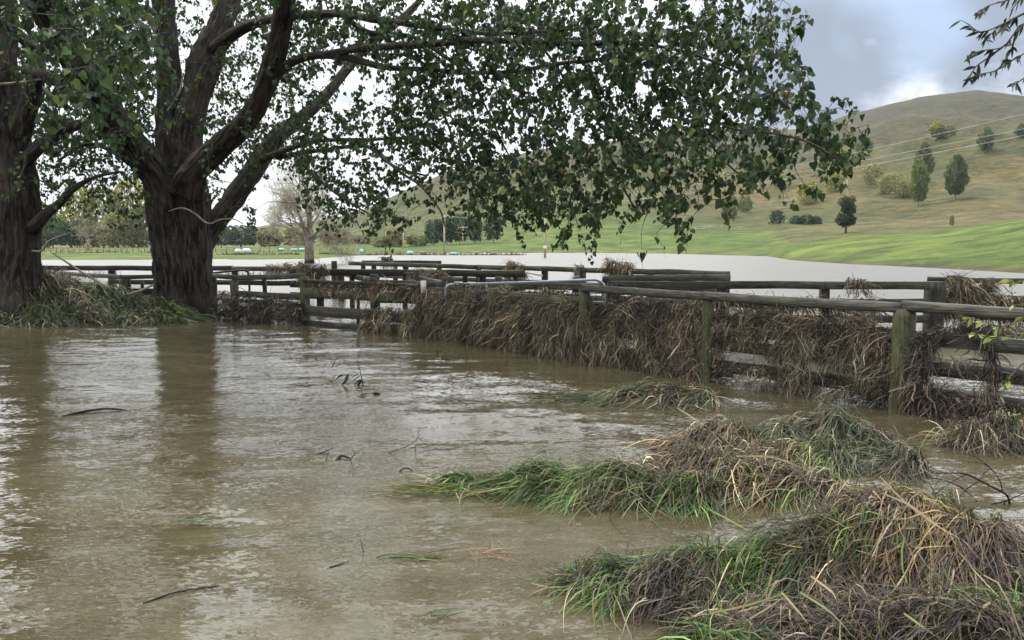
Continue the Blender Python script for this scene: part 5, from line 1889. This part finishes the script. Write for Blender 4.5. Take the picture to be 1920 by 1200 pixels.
# ------------------------------------------------------------------ distant trees
def crown_proto(kind, r, n):
    """leaf clumps in a crown of height 1 above the ground"""
    m = MB()
    if kind == 'poplar':
        t = r.random(n * 3)
        z = .10 + t * .90
        prof = .30 * np.sin(np.pi * np.clip((z - .06) / .98, 0, 1) ** .75) ** .8
        lump = lambda a, z: .50 + .95 * vn(np.cos(a) * 2.4 + 5, np.sin(a) * 2.4, z * 7, 3)
    elif kind == 'round':
        z = .04 + r.random(n * 3) * .96
        prof = .52 * np.sqrt(np.clip(1 - ((z - .48) / .54) ** 2, 0, 1)) ** .8
        lump = lambda a, z: .65 + .6 * vn(np.cos(a) * 2.2 + 5, np.sin(a) * 2.2, z * 5, 4)
    elif kind == 'pine':
        z = .12 + r.random(n * 3) * .88
        prof = .46 * np.sqrt(np.clip(1 - ((z - .55) / .50) ** 2, 0, 1)) ** .7
        lump = lambda a, z: .45 + .95 * vn(np.cos(a) * 2.6 + 2, np.sin(a) * 2.6, z * 6, 6)
    else:   # shrub row
        z = r.random(n * 3)
        prof = .5 * np.sqrt(np.clip(1 - z ** 2, 0, 1))
        lump = lambda a, z: .6 + .7 * vn(np.cos(a) * 2.6 + 2, np.sin(a) * 2.6, z * 4, 9)
    a = r.random(n * 3) * 2 * math.pi
    keep = r.random(n * 3) < np.clip(prof / prof.max(), .05, 1)
    z, a, prof = z[keep][:n], a[keep][:n], prof[keep][:n]
    rad = prof * lump(a, z) * (r.random(len(z)) ** .35)
    pos = np.column_stack([np.cos(a) * rad, np.sin(a) * rad, z + r.normal(0, .012, len(z))])
    up = .9 if kind == 'poplar' else .25
    ax = nrm(np.column_stack([np.cos(a), np.sin(a), np.full(len(a), up)]) + r.normal(0, .55, (len(a), 3)))
    nm = r.normal(0, 1, (len(a), 3))
    return m, pos, ax, nm


KINDC = {
    'dark': [(3, (0.105, 0.130, 0.066)), (1.4, (0.165, 0.175, 0.080)), (1, (.055, .075, .042))],
    'pine': [(3, (0.042, 0.062, 0.042)), (1, (0.07, 0.09, 0.055))],
    'green': [(3, (0.15, 0.18, 0.065)), (1, (0.20, 0.21, 0.07)), (1, (.08, .11, .045))],
    'yellow': [(3, (0.26, 0.24, 0.07)), (1, (0.34, 0.30, 0.08)), (1, (.14, .14, .06))],
    'pale': [(3, (0.26, 0.24, 0.12)), (1, (0.19, 0.175, 0.09)), (1, (.12, .115, .06))],
    'olive': [(3, (0.12, 0.125, 0.06)), (1, (0.17, 0.165, 0.08))],
    'brown': [(3, (0.15, 0.12, 0.075)), (1, (0.20, 0.17, 0.10)), (1, (.10, .085, .05))],
}
PROTO = {}


def proto_mesh(shape, colk, n, seed):
    key = (shape, colk, n, seed % 3)
    if key in PROTO:
        return PROTO[key]
    r = np.random.default_rng(900 + len(PROTO))
    m, pos, ax, nm = crown_proto(shape, r, n)
    sz = .058 * math.sqrt(1500 / n) * np.exp(r.normal(0, .3, len(pos)))
    leaf_mesh(m, pos, ax, nm, sz, palette(len(pos), KINDC[colk], .22, r) * (.8 + .4 * vn(pos[:, 0] * 9, pos[:, 1] * 9, pos[:, 2] * 9, 4))[:, None])
    o = m.build("crown", M_FARLEAF, None, smooth=False)
    t = MB()
    sweep(t, np.array([[0, 0, -.06], [0, 0, .1], [0.01, 0, .3], [0, .01, .62], [0, 0, .85]]), [.026, .02, .016, .009, .003], 8, (.3, .3, .3))
    for k in range(7):
        a = k * 2.4
        z0 = .12 + k * .08
        rr = .22 if shape != 'poplar' else .12
        sweep(t, np.array([[0, 0, z0], [math.cos(a) * rr * .5, math.sin(a) * rr * .5, z0 + .07], [math.cos(a) * rr, math.sin(a) * rr, z0 + .18]]), [.01, .007, .003], 5, (.3, .3, .3), 0, False)
    to = t.build("trunk", M_PALEBARK, None)
    PROTO[key] = (o.data, to.data)
    for q in (o, to):
        bpy.data.objects.remove(q)
    return PROTO[key]


def far_tree(label, px, pyb, pyt, wpx, shape, colk, n=1500, group=None, name=None, d=None):
    if d is None:
        b = hill_point(px, pyb)
    else:
        b = P(px, pyb, d)
        b[2] = max(terrain_z(px, d), 0)
    dist = b[1]
    h = P(px, pyt, dist)[2] - b[2]
    nat = {'poplar': .78, 'round': 1.04, 'pine': .92, 'shrub': 1.0}[shape]
    wd = wpx / F * dist / nat
    seed = int(px * 7 + pyb)
    cm, tm = proto_mesh(shape, colk, n, seed)
    nm = name or {'poplar': 'poplar_tree', 'round': 'willow_tree', 'pine': 'pine_tree', 'shrub': 'shrub'}[shape]
    t = thing(nm, label, "tree" if shape != 'shrub' else 'shrub', b, group)
    t.scale = (wd, wd, h)
    t.rotation_euler = (0, 0, (seed % 63) / 10)
    for nm_, me in (("crown", cm), ("trunk", tm)):
        if shape == 'shrub' and nm_ == "trunk":
            continue
        o = bpy.data.objects.new(nm_, me)
        scene.collection.objects.link(o)
        o.parent = t
    return t


HG = "trees on the brown hill"
for a in (
    ("tall dark green poplar, the largest tree on the right hillside", 1791, 375, 290, 48, 'poplar', 'dark', 2200),
    ("yellow green poplar with pale foot left of the largest dark poplar", 1722, 388, 300, 40, 'poplar', 'green', 1800),
    ("slim olive poplar standing up behind the yellow green poplar", 1731, 345, 266, 38, 'poplar', 'olive', 1500),
    ("bright yellow green poplar high on the hill near the skyline slips", 1755, 265, 228, 34, 'poplar', 'yellow', 1200),
    ("dull green bushy tree touching the bright yellow poplar high on the hill", 1775, 262, 236, 28, 'round', 'olive', 900),
    ("small dark spindle shaped tree high at the right of the hill", 1849, 292, 240, 32, 'poplar', 'dark', 1200),
    ("small dark tree cut by the right edge high on the hill", 1914, 262, 232, 26, 'poplar', 'dark', 900),
    ("bluish dark bushy tree alone under the bare slips", 1620, 296, 260, 30, 'round', 'dark', 1000),
    ("tiny yellow tree just left of the bluish bush", 1583, 300, 280, 26, 'round', 'yellow', 600),
    ("pale straw coloured round willow, left one of the touching pair", 1669, 364, 326, 48, 'round', 'pale', 1400),
    ("pale straw coloured round willow, right one of the touching pair", 1702, 372, 330, 44, 'round', 'pale', 1400),
    ("faint pale willow up slope from the touching pair", 1635, 345, 306, 32, 'round', 'pale', 900),
    ("round yellow willow above the dead white trunk", 1563, 364, 322, 34, 'round', 'yellow', 1200),
    ("yellow topped willow left of the dead white trunk", 1514, 386, 340, 38, 'round', 'yellow', 1200),
    ("small yellow tree at the tips of the hanging branch", 1456, 350, 314, 24, 'round', 'yellow', 800),
    ("yellowish tree half hidden by the hanging branch tips", 1440, 322, 292, 34, 'round', 'pale', 800),
    ("dull green small tree with white foot beneath the branch tips", 1366, 410, 368, 32, 'round', 'olive', 1000),
    ("grey thin small tree beside the white footed one", 1397, 398, 368, 26, 'round', 'olive', 700),
    ("tiny dark bush by itself at the foot of the right hillside", 1785, 424, 404, 7, 'round', 'dark', 400),
):
    far_tree(*a[:7], n=a[7], group=HG)

PG = "dark pines beyond the flooded paddock"
for a in (
    ("dark pine, leftmost of the clump behind the power pole", 813, 450, 412, 32, 'pine', 'pine', 1300),
    ("dark pine, second from left in the clump", 838, 446, 408, 30, 'pine', 'pine', 1300),
    ("dark pine in the middle of the clump", 862, 444, 403, 32, 'pine', 'pine', 1300),
    ("dark pine right of the clump partly behind poplar leaves", 890, 442, 406, 30, 'pine', 'pine', 1100),
    ("dark pine farthest right of the clump", 925, 438, 402, 34, 'pine', 'pine', 1100),
    ("brownish round tree beside the second power pole", 742, 468, 430, 34, 'round', 'brown', 1200),
    ("brown low bush right of the second power pole", 782, 467, 440, 44, 'round', 'brown', 1200),
    ("green bush behind the brown low bush", 715, 462, 444, 34, 'round', 'olive', 900),
):
    far_tree(*a[:7], n=a[7], group=PG, d=(215 if a[1] > 800 else 225))

LG = "trees along the far left edge of the field"
for a in (
    ("dark evergreen mass just right of the forked trunk", 452, 462, 424, 62, 'pine', 'pine', 1600, 300),
    ("dark evergreen nearest the forked trunk", 415, 462, 424, 40, 'pine', 'pine', 1400, 310),
    ("dark evergreen hedge tree behind the small leafless tree", 135, 465, 415, 54, 'pine', 'pine', 1600, 255),
    ("dark evergreen at the side of the left trunk", 100, 465, 405, 48, 'pine', 'dark', 1600, 262),
    ("yellow autumn willow, leftmost of the tall far field trees", 150, 466, 345, 60, 'round', 'yellow', 1800, 262),
    ("tall pale straw willow behind the small leafless tree", 195, 465, 350, 66, 'round', 'pale', 1800, 266),
    ("tall yellow willow next to the forked trunk", 248, 465, 338, 66, 'round', 'yellow', 1800, 270),
    ("low olive willow at the foot of the tall yellow ones", 222, 465, 398, 70, 'round', 'pale', 1800, 258),
    ("olive willow half behind the forked trunk", 275, 465, 384, 60, 'round', 'olive', 1800, 262),
    ("olive willow in shade near the left trunk", 75, 465, 380, 60, 'round', 'olive', 1600, 268),
    ("brown bushy tree left of the bare grey tree", 505, 462, 428, 46, 'round', 'brown', 1200, 290),
    ("brown bushy tree behind the bare grey tree", 560, 462, 426, 60, 'round', 'brown', 1200, 300),
    ("brown bushy tree right of the bare grey tree", 630, 462, 430, 60, 'round', 'olive', 1200, 300),
    ("low brown scrub tree between bare tree and power poles", 680, 462, 440, 46, 'round', 'brown', 1000, 290),
):
    far_tree(*a[:7], n=a[7], group=LG, d=a[8])

# dark shrubs behind a picket row, on the green knoll
for k, (lab, px, pyb, pyt, wpx) in enumerate((("dark rounded shrub, left of the two shrub rows on the green knoll", 1457, 417, 394, 30), ("low dark shrub at the left end of the picket row", 1492, 418, 404, 26), ("low dark shrub in the middle of the picket row", 1511, 418, 402, 32), ("low dark shrub at the right end of the picket row", 1530, 418, 405, 24))):
    far_tree(lab, px, pyb + 2, pyt, wpx, 'shrub', 'pine', 700, "dark shrubs on the knoll")

# tiered dark tree with a dead white trunk behind it
b = hill_point(1586, 438)
dist = b[1]
t = thing("tiered_tree", "odd dark tree clipped in three tiers at the foot of the hill", "tree", b)
m = MB()
sweep(m, np.array([b + [0, 0, -.5], P(1587, 415, dist), P(1588, 370, dist)]), [.28, .2, .1], 8, (.2, .2, .2))
m.build("trunk", M_TWIG, t)
r = np.random.default_rng(5)
for (px, py, wpx, hpx, kk) in ((1586, 412, 33, 22, 'pine'), (1591, 393, 22, 16, 'pine'), (1587, 378, 26, 20, 'brown')):
    c = P(px, py, dist)
    n = 700
    v = nrm(r.normal(0, 1, (n, 3))) * (r.random((n, 1)) ** .3)
    pos = c + v * np.array([wpx / 2, wpx / 2, hpx / 2]) / F * dist
    m = MB()
    leaf_mesh(m, pos, nrm(v + r.normal(0, .5, (n, 3))), r.normal(0, 1, (n, 3)), np.full(n, .4) * np.exp(r.normal(0, .3, n)), palette(n, KINDC[kk], .25, r))
    m.build("crown", M_FARLEAF, t, smooth=False)
t = thing("dead_tree", "dead forked white trunk rising above the tiered dark tree", "tree", b)
m = MB()
for pts, w_ in (([(1587, 400), (1590, 372), (1588, 350), (1591, 325)], .30), ([(1588, 375), (1583, 355), (1583, 342)], .2), ([(1590, 345), (1594, 330)], .12), ([(1591, 330), (1587, 322)], .1)):
    pp, rr = smooth_path([P(a_, b_, dist + 1.5) for a_, b_ in pts], np.linspace(w_, w_ * .5, len(pts)), .3)
    sweep(m, pp, rr, 8, (.3, .3, .3))
m.build("trunk", M_POLE, t)

# ------------------------------------------------------------------ far fences, poles and bales
def wire_fence(label, pxs, d, hpx, mat, wires=2, name="wire_fence", thick=.07, on_hill=None):
    pts = []
    for k, px in enumerate(pxs):
        if on_hill is not None:
            q = hill_point(px, on_hill[k] if hasattr(on_hill, '__len__') else on_hill)
        else:
            q = P(px, 470, d if np.isscalar(d) else d[k])
            q[2] = max(terrain_z(px, q[1]), 0)
        pts.append(q)
    t = thing(name, label, "fence", pts[0])
    for q in pts:
        h = hpx / F * q[1]
        m = MB()
        sweep(m, np.array([q + [0, 0, -.4], q + [0, 0, h * .5], q + [0, 0, h]]), [thick, thick, thick * .8], 6, (.3, .3, .3))
        m.build("post", mat, t)
    for w_ in range(wires):
        m = MB()
        f_ = (w_ + 1) / (wires + .15)
        L_ = np.array([q + [0, 0, hpx / F * q[1] * f_] for q in pts])
        sweep(m, L_, .022 if name == "wire_fence" else .06, 4, (.3, .3, .3))
        m.build("wire" if name == "wire_fence" else "rail", mat, t)
    return t


wire_fence("wire fence with small dark posts across the left field", list(range(84, 292, 11)), 140, 9.5, M_TWIG)
wire_fence("wire fence with small dark posts in the field right of the forked trunk", [404, 425, 440, 455, 470, 488, 505, 522, 540, 560, 600, 620, 640, 662, 684], 150, 9, M_TWIG)
wire_fence("pale picket row in front of the knoll shrubs", [1443, 1451, 1458, 1465, 1472, 1483, 1492, 1500, 1508, 1516, 1523, 1533], None, 6, M_PALEPOST, 1, on_hill=419)
wire_fence("white timber rail fence crossing the green slope left of the shrubs", [1288, 1302, 1316, 1330, 1348, 1352], None, 6, M_PALEPOST, 2, "rail_fence", on_hill=[434, 432, 431, 429, 427, 428])
wire_fence("far wire fence line where the flood meets the road", [705, 726, 748, 770, 792, 814, 836, 856], 135, 7, M_TWIG)


def bale(label, px, pyb, d, wpx, hpx, mat, group="bales along the flooded fence"):
    b = P(px, pyb, d)
    b[2] = max(terrain_z(px, d), 0) - .05
    wd, ht = wpx / F * d, hpx / F * d
    m = MB()
    # a wrapped round bale lying on its side: bulging drum with a puckered end
    n = 14
    x = np.linspace(-wd / 2, wd / 2, n)
    prof = np.array([.02, .55, .82, .93, .98, 1, 1, 1, 1, .98, .93, .82, .55, .02])
    pts = np.column_stack([b[0] + x, np.full(n, b[1]), np.full(n, b[2] + ht / 2)])
    sweep(m, pts, prof * ht / 2, 20, (.3, .5, .4), .03, False, int(px))
    return tag(m.build("silage_bale", mat), label, "bale", group)


bale("pale green wrapped bale beside the forked trunk, right one of two", 462, 470, 128, 18, 11, M_BALEPALE)
bale("pale green wrapped bale beside the forked trunk, left one of two", 446, 470, 129, 13, 10, M_BALEPALE)
bale("bright green bale left of the bare grey tree", 528, 467, 165, 14, 6, M_BALE)
bale("bright green bale just left of the bare tree trunk", 552, 467, 165, 15, 6, M_BALE)
bale("bright green bale seen against the bare tree trunk", 566, 468, 160, 12, 7, M_BALE)
bale("upright pale green bale standing alone right of the bare tree", 678, 472, 140, 8, 9, M_BALE)
bale("green bale below the brown bush", 769, 477, 132, 14, 8, M_BALE)
bale("brown rotting bale next to the green one", 794, 478, 132, 15, 8, M_HAY)
bale("flat green bale right of the tall power pole", 852, 478, 131, 20, 6, M_BALE)
bale("small dark green bale farther along the water line", 912, 479, 130, 12, 5, M_BALEPALE)
bale("small brown bale at the end of the bale line", 926, 479, 130, 13, 6, M_HAY)
# low wrack along the far water line
r = np.random.default_rng(88)
for (lab, p0, p1, d, n) in (("low line of dark wrack along the far water line", 700, 985, 129, 500), ("brown scrubby wrack under the field fence right of the forked trunk", 405, 560, 118, 500), ("dark thin wrack line under the far fence left of the trunk", 84, 290, 133, 260), ("brown wrack right of the bare tree", 600, 700, 127, 400)):
    a, b = P(p0, 475, d), P(p1, 475, d)
    z0 = np.array([max(terrain_z(960 + (x_ / d) * F, d), 0) for x_ in np.linspace(a[0], b[0], n)])
    xx = np.linspace(a[0], b[0], n)
    dens_ = vn(xx * .25, 3, 0, p0)
    kk = r.random(n) < dens_ * 1.4
    base = np.column_stack([xx, d + r.normal(0, .4, n), z0])[kk]
    d0 = np.column_stack([r.normal(0, 1, kk.sum()), r.normal(0, .3, kk.sum()), r.uniform(.1, .9, kk.sum())])
    m = MB()
    hang(m, base, d0, r.uniform(.3, .8, kk.sum()), np.full(kk.sum(), .14), palette(kk.sum(), [(1, (.13, .09, .06)), (1, (.07, .055, .04))], .3, r), 3, .3, (0, 0, -1), .2, r)
    tag(m.build("flood_wrack", M_STRAW), lab, "flood debris")


def power_pole(label, px, pyb, pyt, d, arm=0, wd=.16, mark=False):
    b = P(px, pyb, d)
    b[2] = max(terrain_z(px, d), 0) - .5
    top = P(px, pyt, d)
    t = thing("power_pole", label, "power pole", b)
    m = MB()
    sweep(m, np.array([b, (b + top) / 2, top]), [wd * 1.1, wd, wd * .75], 10, (.4, .4, .3))
    m.build("pole", M_POLE, t)
    if arm:
        for k in range(arm):
            m = MB()
            z = top[2] - .35 - k * .9
            beam(m, (top[0] - 1.2, top[1] - .16, z), (top[0] + 1.2, top[1] - .16, z), .12, .14)
            m.build("crossarm", M_POLE, t)
        for sx in (-1.1, 0.35, 1.1):
            m = MB()
            sweep(m, np.array([[top[0] + sx, top[1] - .16, top[2] - .28], [top[0] + sx, top[1] - .16, top[2] - .16], [top[0] + sx, top[1] - .16, top[2] - .04]]), [.05, .08, .05], 8, (.5, .5, .5))
            m.build("insulator", M_PALEPOST, t)
    if mark:
        m = MB()
        q = P(px, 465, d)
        box(m, [q[0], q[1] - wd - .02, q[2]], .42, .05, .55)
        m.build("sign_plate", M_TAG, t)
    return top


tp1 = power_pole("power pole standing in the flood with a pale plate, under the hanging leaves", 1022, 483, 386, 104, 1, .15, True)
tp2 = power_pole("tallest power pole with crossarm in front of the dark pines", 833, 476, 404, 152, 1, .17)
tp3 = power_pole("second power pole beside the brown bush", 756, 470, 424, 205, 1, .17)
tp4 = power_pole("smallest faint power pole near the low scrub", 723, 467, 436, 280, 0, .18)
tp5 = power_pole("thin pole peeping from behind the pine clump", 868, 462, 424, 200, 1, .12)


def wire(label, a, b, sag):
    t = np.linspace(0, 1, 60)[:, None]
    pts = a + (b - a) * t
    pts[:, 2] -= sag * 4 * (t * (1 - t))[:, 0]
    m = MB()
    d = pts[:, 1]
    sweep(m, pts, .015, 4, (.5, .5, .5))
    return tag(m.build("power_line", M_WIRE), label, "power line")


wire("highest power line climbing to the right edge over the brown hill", tp1 + [0, 0, 0], P(2090, 172, 52), .9)
wire("middle power line of the three climbing over the brown hill", tp1 + [-1.1, -.16, -.1], P(2090, 205, 51), .9)
wire("lowest power line of the three climbing over the brown hill", tp1 + [1.1, -.16, -.1], P(2090, 219, 50), .9)
wire("upper power line between the two middle poles", tp2 + [0, 0, 0], tp1 + [0, 0, 0], .9)
wire("lower power line between the two middle poles", tp2 + [1.1, -.16, -.1], tp1 + [1.1, -.16, -.1], .9)
wire("power line between the tallest pole and the second pole", tp3 + [1.1, -.16, -.1], tp2 + [-1.1, -.16, -.1], 1.0)
wire("power line from the tallest pole to the thin pole by the pines", tp5, tp2 + [0, 0, -.3], .4)

# ------------------------------------------------------------------ air
HAZE_DENSITY = 0.00008
m = bpy.data.materials.new("thin_haze")
m.use_nodes = True
t = NT(m.node_tree)
t.n.clear()
pv = t.new('ShaderNodeVolumePrincipled')
pv.inputs['Color'].default_value = (.86, .92, 1.0, 1)
pv.inputs['Density'].default_value = HAZE_DENSITY
mo = t.new('ShaderNodeOutputMaterial')
t.link(pv.outputs[0], mo.inputs['Volume'])
mb = MB()
box(mb, (0, 690, 88.5), 5600, 1600, 183)
tag(mb.build("haze", m, smooth=False), kind="stuff")
